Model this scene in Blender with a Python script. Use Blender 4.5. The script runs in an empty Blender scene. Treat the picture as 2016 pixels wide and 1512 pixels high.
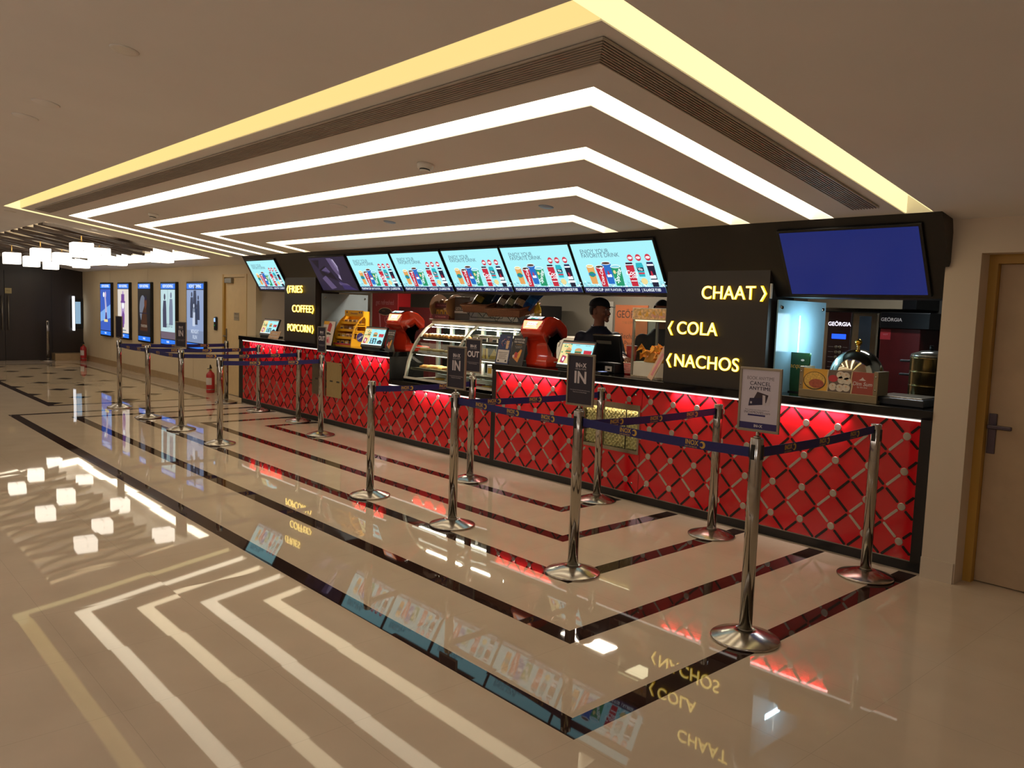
import bpy, bmesh, math, random
from mathutils import Vector, Matrix
random.seed(7)
R_ = math.radians
SC = bpy.context.scene
COL = SC.collection

# ------------------------------------------------------------------ camera, world, exposure, room lamps
cam_d = bpy.data.cameras.new('camera')
cam = bpy.data.objects.new('camera', cam_d)
COL.objects.link(cam)
_r = Vector((0.668859, 0.742600, 0.034242)); _u = Vector((-0.090194, 0.035344, 0.995297)); _f = Vector((-0.737897, 0.668802, -0.090618))
_C = Vector((1.942517, -5.338044, 1.6))
cam.matrix_world = Matrix(((_r.x, _u.x, -_f.x, _C.x), (_r.y, _u.y, -_f.y, _C.y), (_r.z, _u.z, -_f.z, _C.z), (0, 0, 0, 1)))
cam_d.sensor_fit = 'HORIZONTAL'; cam_d.sensor_width = 36.0; cam_d.lens = 1584.0 * 36.0 / 2016.0
cam_d.clip_start = 0.05; cam_d.clip_end = 200
SC.camera = cam
W = bpy.data.worlds.new('world'); SC.world = W; W.use_nodes = True
W.node_tree.nodes['Background'].inputs[0].default_value = (0.9, 0.72, 0.52, 1); W.node_tree.nodes['Background'].inputs[1].default_value = 0.05
SC.view_settings.view_transform = 'Standard'; SC.view_settings.look = 'None'; SC.view_settings.gamma = 1; SC.view_settings.use_curve_mapping = False
SC.view_settings.exposure = 0.68
SC.cycles.diffuse_bounces = 8
H0, SL = 2.247, 0.1491
def cz(y): return H0 - SL * y                      # the ceiling rakes down towards the counter
def lamp(name, loc, sx, sy, power, color, rot=(0, 0, 0), spread=180):
    d = bpy.data.lights.new(name, 'AREA'); d.shape = 'RECTANGLE'; d.size = sx; d.size_y = sy; d.energy = power; d.color = color
    d.spread = R_(spread)
    o = bpy.data.objects.new(name, d); COL.objects.link(o); o.location = loc; o.rotation_euler = rot
    return o

# ------------------------------------------------------------------ materials
def lin(h):
    h = h.lstrip('#'); c = [int(h[i:i + 2], 16) / 255 for i in (0, 2, 4)]
    return tuple(x / 12.92 if x <= .04045 else ((x + .055) / 1.055) ** 2.4 for x in c)
MC = {}
def mat(name, col='808080', rough=.5, metal=0., emit=0., ecol=None, vary=0., scale=8., alpha=1., trans=0., coat=0., bump=0., bscale=40., stretch=None, spec=None, sample=True):
    if name in MC: return MC[name]
    m = bpy.data.materials.new(name); m.use_nodes = True
    nt = m.node_tree; b = nt.nodes['Principled BSDF']
    c = lin(col)
    b.inputs['Base Color'].default_value = (*c, 1)
    b.inputs['Roughness'].default_value = rough; b.inputs['Metallic'].default_value = metal
    if spec is not None: b.inputs['Specular IOR Level'].default_value = spec
    if coat: b.inputs['Coat Weight'].default_value = coat; b.inputs['Coat Roughness'].default_value = .05
    if emit:
        b.inputs['Emission Color'].default_value = (*lin(ecol or col), 1); b.inputs['Emission Strength'].default_value = emit
        if not sample: m.cycles.emission_sampling = 'NONE'
    if alpha < 1: b.inputs['Alpha'].default_value = alpha
    if trans: b.inputs['Transmission Weight'].default_value = trans
    if vary or bump:
        tc = nt.nodes.new('ShaderNodeTexCoord'); mp = nt.nodes.new('ShaderNodeMapping')
        nt.links.new(tc.outputs['Object'], mp.inputs[0])
        if stretch: mp.inputs['Scale'].default_value = stretch
    if vary:
        n = nt.nodes.new('ShaderNodeTexNoise'); n.inputs['Scale'].default_value = scale; n.inputs['Detail'].default_value = 5
        nt.links.new(mp.outputs[0], n.inputs['Vector'])
        r = nt.nodes.new('ShaderNodeValToRGB'); r.color_ramp.elements[0].position = .3; r.color_ramp.elements[1].position = .7
        r.color_ramp.elements[0].color = (*[x * (1 - vary) for x in c], 1); r.color_ramp.elements[1].color = (*[min(1, x * (1 + vary)) for x in c], 1)
        nt.links.new(n.outputs['Fac'], r.inputs[0]); nt.links.new(r.outputs[0], b.inputs['Base Color'])
    if bump:
        n2 = nt.nodes.new('ShaderNodeTexNoise'); n2.inputs['Scale'].default_value = bscale
        nt.links.new(mp.outputs[0], n2.inputs['Vector'])
        bp = nt.nodes.new('ShaderNodeBump'); bp.inputs['Strength'].default_value = bump; bp.inputs['Distance'].default_value = .01
        nt.links.new(n2.outputs['Fac'], bp.inputs['Height']); nt.links.new(bp.outputs[0], b.inputs['Normal'])
    MC[name] = m
    return m
def glow(name, col, s=1., sample=False):
    return mat(name, '101010', .5, emit=s * .63, ecol=col, sample=sample)
def glass_mat(name, col=(.9, .95, .95), clear=.9, rough=.02):
    if name in MC: return MC[name]
    m = bpy.data.materials.new(name); m.use_nodes = True; nt = m.node_tree; nt.nodes.clear()
    o = nt.nodes.new('ShaderNodeOutputMaterial'); mx = nt.nodes.new('ShaderNodeMixShader'); t = nt.nodes.new('ShaderNodeBsdfTransparent'); g = nt.nodes.new('ShaderNodeBsdfGlossy')
    fr = nt.nodes.new('ShaderNodeFresnel'); fr.inputs[0].default_value = 1.45
    mr = nt.nodes.new('ShaderNodeMath'); mr.operation = 'MULTIPLY_ADD'; mr.inputs[1].default_value = .45; mr.inputs[2].default_value = max(0, 1 - clear) * .3
    ge = nt.nodes.new('ShaderNodeNewGeometry'); iv = nt.nodes.new('ShaderNodeMath'); iv.operation = 'SUBTRACT'; iv.inputs[0].default_value = 1; nt.links.new(ge.outputs['Backfacing'], iv.inputs[1])
    ml = nt.nodes.new('ShaderNodeMath'); ml.operation = 'MULTIPLY'; nt.links.new(mr.outputs[0], ml.inputs[0]); nt.links.new(iv.outputs[0], ml.inputs[1])
    nt.links.new(fr.outputs[0], mr.inputs[0]); nt.links.new(ml.outputs[0], mx.inputs[0])
    t.inputs[0].default_value = (*[x * clear ** .3 for x in col], 1); g.inputs[1].default_value = rough
    nt.links.new(t.outputs[0], mx.inputs[1]); nt.links.new(g.outputs[0], mx.inputs[2]); nt.links.new(mx.outputs[0], o.inputs[0])
    MC[name] = m
    return m
def floor_mat(name, col, vary, diamonds=False):
    m = mat(name, col, .025, vary=vary, scale=3., spec=.3)
    nt = m.node_tree; b = nt.nodes['Principled BSDF']; N = nt.nodes.new; L = nt.links.new
    def math_(op, a, bb=None, c=None):
        n = N('ShaderNodeMath'); n.operation = op
        for k, v in enumerate((a, bb, c)):
            if v is None: continue
            if isinstance(v, (int, float)): n.inputs[k].default_value = v
            else: L(v, n.inputs[k])
        return n.outputs[0]
    tc = N('ShaderNodeTexCoord'); sp = N('ShaderNodeSeparateXYZ'); L(tc.outputs['Object'], sp.inputs[0])
    # tiles: every slab lies a hair out of true, and thin joints run between them
    tx = math_('DIVIDE', math_('ADD', sp.outputs[0], .017), .62); ty = math_('DIVIDE', math_('ADD', sp.outputs[1], .082), .62)
    cb = N('ShaderNodeCombineXYZ'); L(math_('FLOOR', tx), cb.inputs[0]); L(math_('FLOOR', ty), cb.inputs[1])
    wn = N('ShaderNodeTexWhiteNoise'); wn.noise_dimensions = '3D'; L(cb.outputs[0], wn.inputs['Vector'])
    sub = N('ShaderNodeVectorMath'); sub.operation = 'SUBTRACT'; L(wn.outputs['Color'], sub.inputs[0]); sub.inputs[1].default_value = (.5, .5, .5)
    scl = N('ShaderNodeVectorMath'); scl.operation = 'MULTIPLY'; L(sub.outputs[0], scl.inputs[0]); scl.inputs[1].default_value = (.004, .004, 0)
    nz = N('ShaderNodeTexNoise'); nz.inputs['Scale'].default_value = 1.1; nz.inputs['Detail'].default_value = 1; L(tc.outputs['Object'], nz.inputs['Vector'])
    sb2 = N('ShaderNodeVectorMath'); sb2.operation = 'SUBTRACT'; L(nz.outputs['Color'], sb2.inputs[0]); sb2.inputs[1].default_value = (.5, .5, .5)
    sc2 = N('ShaderNodeVectorMath'); sc2.operation = 'MULTIPLY'; L(sb2.outputs[0], sc2.inputs[0]); sc2.inputs[1].default_value = (.0028, .0028, 0)
    ge = N('ShaderNodeNewGeometry')
    a1 = N('ShaderNodeVectorMath'); L(ge.outputs['Normal'], a1.inputs[0]); L(scl.outputs[0], a1.inputs[1])
    a2 = N('ShaderNodeVectorMath'); L(a1.outputs[0], a2.inputs[0]); L(sc2.outputs[0], a2.inputs[1])
    nn = N('ShaderNodeVectorMath'); nn.operation = 'NORMALIZE'; L(a2.outputs[0], nn.inputs[0]); L(nn.outputs[0], b.inputs['Normal'])
    ramp = [n for n in nt.nodes if n.type == 'VALTORGB'][0]
    jx = math_('LESS_THAN', math_('ABSOLUTE', math_('SUBTRACT', math_('FRACT', tx), .5)), .4975)
    jy = math_('LESS_THAN', math_('ABSOLUTE', math_('SUBTRACT', math_('FRACT', ty), .5)), .4975)
    jj = math_('MULTIPLY_ADD', math_('MULTIPLY', jx, jy), .14, .86)
    mul = N('ShaderNodeVectorMath'); mul.operation = 'SCALE'; L(ramp.outputs[0], mul.inputs[0]); L(jj, mul.inputs['Scale'])
    out = mul.outputs[0]
    if diamonds:                                     # small dark squares set on the diagonal
        def dist(v, off, per):
            return math_('ABSOLUTE', math_('MULTIPLY', math_('SUBTRACT', math_('FRACT', math_('DIVIDE', math_('SUBTRACT', v, off), per)), .5), per))
        d1 = math_('ADD', dist(sp.outputs[0], -13.34 - .65, 1.3), dist(sp.outputs[1], -1.9 - .55, 1.1))
        d2 = math_('ADD', dist(sp.outputs[0], -12.70 - .65, 1.3), dist(sp.outputs[1], -1.35 - .55, 1.1))
        k = math_('LESS_THAN', math_('MINIMUM', d1, d2), .17)
        mx = N('ShaderNodeMixRGB'); L(k, mx.inputs[0]); L(out, mx.inputs[1]); mx.inputs[2].default_value = (.035, .026, .02, 1); out = mx.outputs[0]
    L(out, b.inputs['Base Color'])
    return m

# ------------------------------------------------------------------ mesh builder
_TXT = {}
def text_geo(s, shear=0., offset=0., align='CENTER', spacing=1.):
    key = (s, shear, offset, align, spacing)
    if key in _TXT: return _TXT[key]
    cu = bpy.data.curves.new('t', 'FONT'); cu.body = s; cu.size = 1; cu.shear = shear; cu.offset = offset; cu.align_x = align; cu.align_y = 'CENTER'; cu.resolution_u = 6
    cu.space_character = spacing; cu.fill_mode = 'FRONT'; cu.dimensions = '2D'
    o = bpy.data.objects.new('t', cu); COL.objects.link(o)
    bpy.context.view_layer.update()
    dg = bpy.context.evaluated_depsgraph_get(); me = o.evaluated_get(dg).to_mesh()
    res = ([tuple(v.co) for v in me.vertices], [tuple(p.vertices) for p in me.polygons])
    o.evaluated_get(dg).to_mesh_clear()
    bpy.data.objects.remove(o); bpy.data.curves.remove(cu)
    _TXT[key] = res
    return res
class MB:
    def __init__(s): s.bm = bmesh.new(); s.mats = []
    def mi(s, m):
        if m not in s.mats: s.mats.append(m)
        return s.mats.index(m)
    def face(s, vs, m, smooth=False):
        try: f = s.bm.faces.new(vs)
        except ValueError: return None
        f.material_index = s.mi(m); f.smooth = smooth
        return f
    def poly(s, pts, m): return s.face([s.bm.verts.new(p) for p in pts], m)
    def box(s, x0, x1, y0, y1, z0, z1, m, M=None):
        P = [(x, y, z) for z in (z0, z1) for y in (y0, y1) for x in (x0, x1)]
        v = [s.bm.verts.new(M @ Vector(p) if M else p) for p in P]
        for f in ((0, 2, 3, 1), (4, 5, 7, 6), (0, 1, 5, 4), (2, 6, 7, 3), (0, 4, 6, 2), (1, 3, 7, 5)): s.face([v[i] for i in f], m)
        return s
    def rbox(s, x0, x1, y0, y1, z0, z1, m, b=.005, M=None, seg=2):
        t = MB(); t.box(x0, x1, y0, y1, z0, z1, m)
        bmesh.ops.bevel(t.bm, geom=t.bm.edges[:], offset=b, segments=seg, affect='EDGES', profile=.5)
        s.merge(t, M, m); return s
    def merge(s, t, M=None, m=None, smooth=None):
        mp = {}
        for v in t.bm.verts: mp[v] = s.bm.verts.new(M @ v.co if M else v.co)
        for f in t.bm.faces:
            g = s.face([mp[v] for v in f.verts], t.mats[f.material_index] if t.mats else m, f.smooth if smooth is None else smooth)
        t.bm.free(); return s
    def prism(s, pts, ax, a, b, m, M=None):
        def P(p, t): q = {'x': (t, p[0], p[1]), 'y': (p[0], t, p[1]), 'z': (p[0], p[1], t)}[ax]; return M @ Vector(q) if M else q
        A = [s.bm.verts.new(P(p, a)) for p in pts]; B = [s.bm.verts.new(P(p, b)) for p in pts]
        n = len(pts)
        for i in range(n): s.face([A[i], A[(i + 1) % n], B[(i + 1) % n], B[i]], m)
        s.face(A[::-1], m); s.face(B, m); return s
    def lathe(s, prof, c, m, n=32, M=None, smooth=True):
        rings = []
        for r, z in prof:
            if r < 1e-6: p = Vector((c[0], c[1], c[2] + z)); rings.append([s.bm.verts.new(M @ p if M else p)] * n)
            else:
                rr = []
                for i in range(n):
                    a = 2 * math.pi * i / n; p = Vector((c[0] + r * math.cos(a), c[1] + r * math.sin(a), c[2] + z)); rr.append(s.bm.verts.new(M @ p if M else p))
                rings.append(rr)
        for A, B in zip(rings, rings[1:]):
            for i in range(n):
                j = (i + 1) % n; vs = []
                for v in (A[i], A[j], B[j], B[i]):
                    if v not in vs: vs.append(v)
                if len(vs) >= 3: s.face(vs, m, smooth)
        for rr, fl in ((rings[0], True), (rings[-1], False)):
            if len(set(rr)) == n: s.face(rr[::-1] if fl else rr, m)
        return s
    def rod(s, p0, p1, r, m, n=12, r1=None):
        p0 = Vector(p0); p1 = Vector(p1); d = p1 - p0
        M = Matrix.Translation(p0) @ d.to_track_quat('Z', 'Y').to_matrix().to_4x4()
        return s.lathe([(r, 0), (r if r1 is None else r1, d.length)], (0, 0, 0), m, n, M)
    def tube(s, pts, r, m, n=8):
        pts = [Vector(p) for p in pts]; rings = []
        for i, p in enumerate(pts):
            t = (pts[min(i + 1, len(pts) - 1)] - pts[max(i - 1, 0)]).normalized(); q = t.to_track_quat('Z', 'Y')
            rr = r[i] if isinstance(r, (list, tuple)) else r
            rings.append([s.bm.verts.new(p + q @ Vector((rr * math.cos(2 * math.pi * k / n), rr * math.sin(2 * math.pi * k / n), 0))) for k in range(n)])
        for A, B in zip(rings, rings[1:]):
            for i in range(n): s.face([A[i], A[(i + 1) % n], B[(i + 1) % n], B[i]], m, True)
        s.face(rings[0][::-1], m); s.face(rings[-1], m); return s
    def ball(s, c, r, m, M=None, nu=16, nv=10, fn=None):
        r = (r, r, r) if isinstance(r, (int, float)) else r; rings = []
        for j in range(nv + 1):
            ph = math.pi * j / nv; rr = []
            for i in range(nu):
                th = 2 * math.pi * i / nu
                d = Vector((math.sin(ph) * math.cos(th), math.sin(ph) * math.sin(th), -math.cos(ph)))
                p = Vector((d.x * r[0], d.y * r[1], d.z * r[2]))
                if fn: p = fn(d, p)
                p = p + Vector(c); p = M @ p if M else p
                if j in (0, nv):
                    if not rr: rr = [s.bm.verts.new(p)] * nu
                    break
                rr.append(s.bm.verts.new(p))
            rings.append(rr)
        for A, B in zip(rings, rings[1:]):
            for i in range(nu):
                k = (i + 1) % nu; vs = []
                for v in (A[i], A[k], B[k], B[i]):
                    if v not in vs: vs.append(v)
                if len(vs) >= 3: s.face(vs, m, True)
        return s
    def text(s, t, M, size, m, shear=0., offset=0., align='CENTER', thick=.0, spacing=1., sx=1.):
        V, F = text_geo(t, shear, offset, align, spacing)
        T = M @ Matrix.Diagonal((size * sx, size, 1, 1))
        vs = [s.bm.verts.new(T @ Vector((x, y, thick))) for x, y, z in V]
        for f in F: s.face([vs[i] for i in f], m)
        if thick:
            lo = [s.bm.verts.new(T @ Vector((x, y, 0))) for x, y, z in V]; ed = {}
            for f in F:
                for a, b in zip(f, f[1:] + f[:1]): ed[(a, b)] = 1
            for (a, b) in ed:
                if (b, a) not in ed: s.face([vs[a], lo[a], lo[b], vs[b]], m)
        return s
    def disc(s, c, rx, ry, m, M, n=24, t=0., a0=0., a1=360.):
        pts = []
        k = n if a1 - a0 >= 360 else n + 1
        for i in range(k):
            a = R_(a0 + (a1 - a0) * i / n); pts.append((c[0] + rx * math.cos(a), c[1] + ry * math.sin(a)))
        return s.flat(pts, m, M, t)
    def flat(s, pts, m, M, t=0., d=None):           # flat print on a surface: local x right, y up, z out
        d = .0006 if d is None else d
        A = [s.bm.verts.new(M @ Vector((p[0], p[1], t + d))) for p in pts]; B = [s.bm.verts.new(M @ Vector((p[0], p[1], t))) for p in pts]
        n = len(pts); s.face(A, m)
        for i in range(n): s.face([B[i], B[(i + 1) % n], A[(i + 1) % n], A[i]], m)
        return s
    def rect(s, x0, x1, y0, y1, m, M, t=0.): return s.flat([(x0, y0), (x1, y0), (x1, y1), (x0, y1)], m, M, t)
    def build(s, name, parent=None, loc=None, smooth=None, keepn=False):
        me = bpy.data.meshes.new(name)
        if not keepn: bmesh.ops.recalc_face_normals(s.bm, faces=s.bm.faces[:])
        s.bm.to_mesh(me); s.bm.free()
        for m in s.mats: me.materials.append(m)
        o = bpy.data.objects.new(name, me); COL.objects.link(o)
        if parent: o.parent = parent
        if loc: o.location = loc
        if smooth: me.shade_smooth() if hasattr(me, 'shade_smooth') else None
        return o
def tag(o, label=None, cat=None, group=None, kind=None):
    if label: o['label'] = label
    if cat: o['category'] = cat
    if group: o['group'] = group
    if kind: o['kind'] = kind
    return o
def thing(name, label, cat, loc=(0, 0, 0), rz=0., group=None):
    o = bpy.data.objects.new(name, None); COL.objects.link(o); o.location = loc; o.rotation_euler = (0, 0, rz)
    o.empty_display_size = .1
    return tag(o, label, cat, group)
def struct(name, mb): return tag(mb.build(name), kind='structure')
def kids(o): return [c for c in bpy.data.objects if c.parent == o]
def copy_tree(o, parent=None):
    c = o.copy(); COL.objects.link(c)
    if parent: c.parent = parent
    for ch in kids(o): copy_tree(ch, c)
    return c
def face_M(p, right, up=(0, 0, 1)):                 # frame of a printed face: x right, y up, z out
    r = Vector(right).normalized(); u = Vector(up).normalized(); n = r.cross(u).normalized(); u = n.cross(r)
    return Matrix(((r.x, u.x, n.x, p[0]), (r.y, u.y, n.y, p[1]), (r.z, u.z, n.z, p[2]), (0, 0, 0, 1)))
FRONT = ((1, 0, 0), (0, 0, 1))

# ------------------------------------------------------------------ shared materials
CREAM = floor_mat('polished_cream_tile', 'CDBCA7', .05)
DARK = floor_mat('polished_dark_tile', '33231F', .25)
DIAM = floor_mat('cream_tile_with_dark_diamonds', 'CAB596', .05, True)
PLASTER = mat('ceiling_plaster', 'DEDAD6', .9, vary=.03, scale=1.2)
CREAMWALL = mat('cream_wall_paint', 'CDBB9A', .8, vary=.04, scale=1.5)
BEIGEWALL = mat('beige_wall_paint', 'CBBCA8', .8, vary=.04, scale=1.5)
TAN = mat('tan_skirting_tile', 'A98F6A', .35, vary=.06)
WOOD = mat('dark_brown_wall_laminate', '2A201A', .42, vary=.25, scale=3, stretch=(1, 1, .15))
BLACK = mat('black_laminate', '120E0C', .38, vary=.15, scale=6)
GRANITE = mat('polished_black_granite', '0B0909', .08, vary=.4, scale=60)
SIGNBLACK = mat('brown_black_sign_panel', '231A13', .5, vary=.15, scale=5)
RED = mat('red_acrylic_panel', 'C4101C', .16, vary=.05, scale=4, coat=.4)
STUD = mat('satin_silver_stud', 'B9B4A8', .3, metal=.9, vary=.05)
STRIP = mat('dark_reflection_and_joint', '150505', .25, vary=.2)  # joints, and the dark reflections painted into the mirror bars
CHROME = mat('polished_chrome', 'ACA59C', .1, metal=1., vary=.04, scale=3)
STEEL = mat('brushed_stainless_steel', 'A39A88', .28, metal=1., vary=.1, scale=20, stretch=(8, 1, 1))
GREYMETAL = mat('grey_aluminium', '8D877C', .35, metal=.8, vary=.05)
NAVY = mat('navy_webbing', '15155E', .6, vary=.12, scale=90)
GOLD = mat('gold_print', 'C49A3E', .5, vary=.05)
WHITEP = mat('white_plastic', 'D8D2C8', .45, vary=.03)
BLKP = mat('black_plastic', '0D0D0F', .35, vary=.2)
DOORC = mat('cream_door_laminate', 'D3B98B', .55, vary=.04)
DFRAME = mat('varnished_pine_door_frame', 'B28A3A', .5, vary=.15, scale=5, stretch=(1, 1, .2))
WHITEGLOW = glow('white_lamp_diffuser', 'FFF6E4', 3., True)
YELLOWGLOW = glow('yellow_halo_acrylic', 'FFC21E', 1.7, True)
LETTERGLOW = glow('warm_white_letter_face', 'FFDF7A', 3.4, True)
# ------------------------------------------------------------------ setting: floor, ceiling, walls
YS = [-3.187, -2.562, -1.939, -1.342, -.746]
XL = [-10.332, -9.784, -9.202, -8.528, -7.9]
XR = [-.017, -.636, -1.254, -1.880, -2.480]
LX, RX, BY = -20.5, 6.0, -10.0                      # left wall, right wall, wall behind the camera
WY = .28                                            # the long back wall with the light boxes
def in_u(i, x, y, w, yend):
    o = XL[i] < x < XR[i] and YS[i] < y < yend
    n = XL[i] + w < x < XR[i] - w and y > YS[i] + w
    return o and not n
def grid(xs, ys): 
    xs = sorted(set(round(v, 4) for v in xs)); ys = sorted(set(round(v, 4) for v in ys))
    return xs, ys
B0, B1, B2, B3 = -19.2, -11.07, -2.554, -.2           # dark border round the diamond floor; the slatted tray above has the same outline
mb = MB(); w = .115
xs = [LX, RX, B0, B0 + .1, B1 - .1, B1]; ys = [BY, 3.2, B2, B2 + .1, B3 - .1, B3, 0.]
for i in range(5): xs += [XL[i], XL[i] + w, XR[i] - w, XR[i]]; ys += [YS[i], YS[i] + w]
xs, ys = grid(xs, ys); V = {}
def fv(i, j):
    if (i, j) not in V: V[(i, j)] = mb.bm.verts.new((xs[i], ys[j], 0))
    return V[(i, j)]
for i in range(len(xs) - 1):
    for j in range(len(ys) - 1):
        cx, cy = (xs[i] + xs[i + 1]) / 2, (ys[j] + ys[j + 1]) / 2; m = CREAM
        if any(in_u(k, cx, cy, w, .05) for k in range(5)): m = DARK
        elif B0 < cx < B1 and B2 < cy < B3:
            m = DIAM if (B0 + .1 < cx < B1 - .1 and B2 + .1 < cy < B3 - .1) else DARK
        mb.face([fv(i, j), fv(i + 1, j), fv(i + 1, j + 1), fv(i, j + 1)], m)
fl = mb.build('floor', keepn=True); tag(fl, kind='structure')

# ceiling with five slots and the slat tray; a recess is closed by its own sides and lid
mb = MB(); w = .17; SD = .15; YE = -.2; TD = .32
xs = [LX, RX, B0, B1]; ys = [BY, WY, B2, B3, YE]
for i in range(5): xs += [XL[i], XL[i] + w, XR[i] - w, XR[i]]; ys += [YS[i], YS[i] + w]
xs, ys = grid(xs, ys); nx, ny = len(xs) - 1, len(ys) - 1
def cell(i, j):
    if not (0 <= i < nx and 0 <= j < ny): return 0
    cx, cy = (xs[i] + xs[i + 1]) / 2, (ys[j] + ys[j + 1]) / 2
    if any(in_u(k, cx, cy, w, YE) for k in range(5)): return SD
    if B0 < cx < B1 and B2 < cy < B3: return TD
    return 0
def cp(x, y, d): return (x, y, cz(y) + d)
for i in range(nx):
    for j in range(ny):
        d = cell(i, j); a, b, c, e = xs[i], xs[i + 1], ys[j], ys[j + 1]
        mb.poly([cp(a, c, d), cp(a, e, d), cp(b, e, d), cp(b, c, d)], PLASTER)
        d2 = cell(i + 1, j)
        if i + 1 < nx and d2 != d: mb.poly([cp(b, c, d), cp(b, c, d2), cp(b, e, d2), cp(b, e, d)], PLASTER)
        d2 = cell(i, j + 1)
        if j + 1 < ny and d2 != d: mb.poly([cp(a, e, d), cp(b, e, d), cp(b, e, d2), cp(a, e, d2)], PLASTER)
tag(mb.build('ceiling', keepn=True), kind='structure')

# walls
mb = MB(); mb.box(LX - .1, LX, BY, 3, 0, 4.2, WOOD)
for y in (-3.6, -2.5, -.42): mb.box(LX, LX + .004, y - .006, y + .006, .02, 2.2, BLACK)
struct('wall_left', mb)
mb = MB()                                           # long back wall, opening for the left door, ends at the counter kitchen
mb.box(LX, -11.73, WY, WY + .1, 0, 2.4, CREAMWALL); mb.box(-11.73, -10.76, WY, WY + .1, 2.05, 2.4, CREAMWALL); mb.box(-10.76, -10.425, WY, WY + .1, 0, 2.4, CREAMWALL)
for x in (-18.2, -15.6, -13.1): mb.box(x - .004, x + .004, WY - .001, WY, .15, 2.2, TAN)
struct('wall_back', mb)
mb = MB(); mb.box(LX, -11.78, WY - .012, WY, 0, .13, TAN); mb.box(-10.71, -10.425, WY - .012, WY, 0, .13, TAN); struct('baseboard_back', mb)
mb = MB(); mb.box(LX, LX + .35, -.44, .27, 0, .17, TAN); struct('trim_1', mb)
mb = MB(); mb.box(-10.54, -10.425, WY + .1, 2.6, 0, 2.4, BEIGEWALL); struct('wall_kitchen_left', mb)
KIT = mat('dark_grey_kitchen_wall', '5A554C', .7, vary=.08, scale=2)
mb = MB(); mb.box(-10.42, .3, 2.5, 2.6, 0, 2.5, KIT); struct('wall_kitchen_back', mb)
mb = MB(); mb.box(.17, .27, .3, 2.6, 0, 2.4, KIT); struct('wall_kitchen_right', mb)
mb = MB(); mb.box(-10.42, .3, .28, 2.6, 2.4, 2.5, KIT); struct('ceiling_kitchen', mb)
mb = MB(); mb.box(0, .178, 0, .3, 0, 2.3, BEIGEWALL); mb.box(.178, 1.25, 0, .3, 2.055, 2.3, BEIGEWALL); mb.box(1.25, RX, 0, .3, 0, 2.3, BEIGEWALL); struct('wall_right_front', mb)
mb = MB(); mb.box(.0, .192, -.012, 0, 0, .13, BEIGEWALL); struct('baseboard_right', mb)
mb = MB(); mb.box(RX, RX + .1, BY, .3, 0, 4.2, BEIGEWALL); struct('wall_right', mb)
mb = MB(); mb.box(LX, RX, BY - .1, BY, 0, 4.2, BEIGEWALL); struct('wall_behind', mb)

# doors
t = tag(thing('door_1', None, None, (.178, 0, 0)), kind='structure')
mb = MB(); mb.box(.022, .072, .14, .24, 0, 2.04, DFRAME); mb.box(.072, 1.0, .14, .24, 1.985, 2.04, DFRAME); mb.box(1.0, 1.05, .14, .24, 0, 2.04, DFRAME); mb.build('door_frame', t)
mb = MB(); mb.box(0, .022, .0, .26, 0, 2.055, BEIGEWALL); mb.box(.022, 1.05, .0, .26, 2.04, 2.055, BEIGEWALL); mb.build('door_jamb', t)
mb = MB(); mb.box(.074, .998, .19, .23, .008, 1.983, mat('pale_grey_beige_door', 'B39A7C', .55, vary=.05)); mb.build('door_leaf', t)
BRZ = mat('dark_pewter', '5A5058', .35, metal=.9, vary=.1)
mb = MB(); mb.rbox(.082, .128, .178, .19, .82, 1.07, BRZ, .004); mb.rod((.104, .178, .99), (.104, .14, .99), .011, BRZ); mb.rbox(.088, .225, .128, .146, .978, 1.003, BRZ, .006); mb.build('door_handle', t)
t = tag(thing('door_2', None, None, (-11.73, WY, 0)), kind='structure')
mb = MB(); mb.box(0, .07, -.012, .1, 0, 2.05, DFRAME); mb.box(.9, .97, -.012, .1, 0, 2.05, DOORC); mb.box(.07, .9, -.012, .1, 2.0, 2.05, DOORC); mb.build('door_frame', t)
mb = MB(); mb.box(.072, .898, .02, .06, .01, 1.995, DOORC); mb.build('door_leaf', t)
mb = MB(); mb.rbox(.12, .4, -.03, .02, 1.9, 1.985, GREYMETAL, .006); mb.build('door_closer', t)
mb = MB(); mb.rbox(.09, .13, .008, .02, .86, 1.13, GREYMETAL, .004); mb.rod((.11, .01, 1.0), (.11, -.035, 1.0), .01, GREYMETAL); mb.rbox(.1, .22, -.045, -.03, .99, 1.012, GREYMETAL, .004); mb.build('door_handle', t)
mb = MB(); mb.box(.42, .62, .015, .02, 1.28, 1.41, mat('silver_grey_sign', '9C927E', .5)); Mf = face_M((.52, .0148, 1.345), *FRONT)
mb.text('PRIVATE', Matrix.Translation((0, -.0002, .04)) @ Mf, .04, BLKP); mb.text('STAFF ONLY', Matrix.Translation((0, -.0002, -.025)) @ Mf, .032, BLKP); mb.build('door_sign', t)
t = tag(thing('door_3', None, None, (LX, -1.43, 0)), kind='structure')
for s, y0, y1 in ((0, -.97, -.005), (1, .005, .97)):
    mb = MB(); mb.box(.0, .045, y0, y1, .01, 2.15, WOOD); lf = mb.build('door_leaf', t)
    yh = (-.06, .07)[s]
    mb = MB(); mb.rod((.1, yh, .73), (.1, yh, 1.56), .014, GREYMETAL)
    for z in (.82, 1.47): mb.rod((.045, yh, z), (.1, yh, z), .009, GREYMETAL)
    mb.build('door_handle', lf)
mb = MB(); mb.box(.046, .056, .01, .15, 1.6, 1.73, mat('brass_sign', '9A8A5E', .4, metal=.3)); Mf = face_M((.0565, .08, 1.665), (0, 1, 0)); mb.text('PULL', Mf, .035, BLKP); mb.build('door_sign', t)

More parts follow.
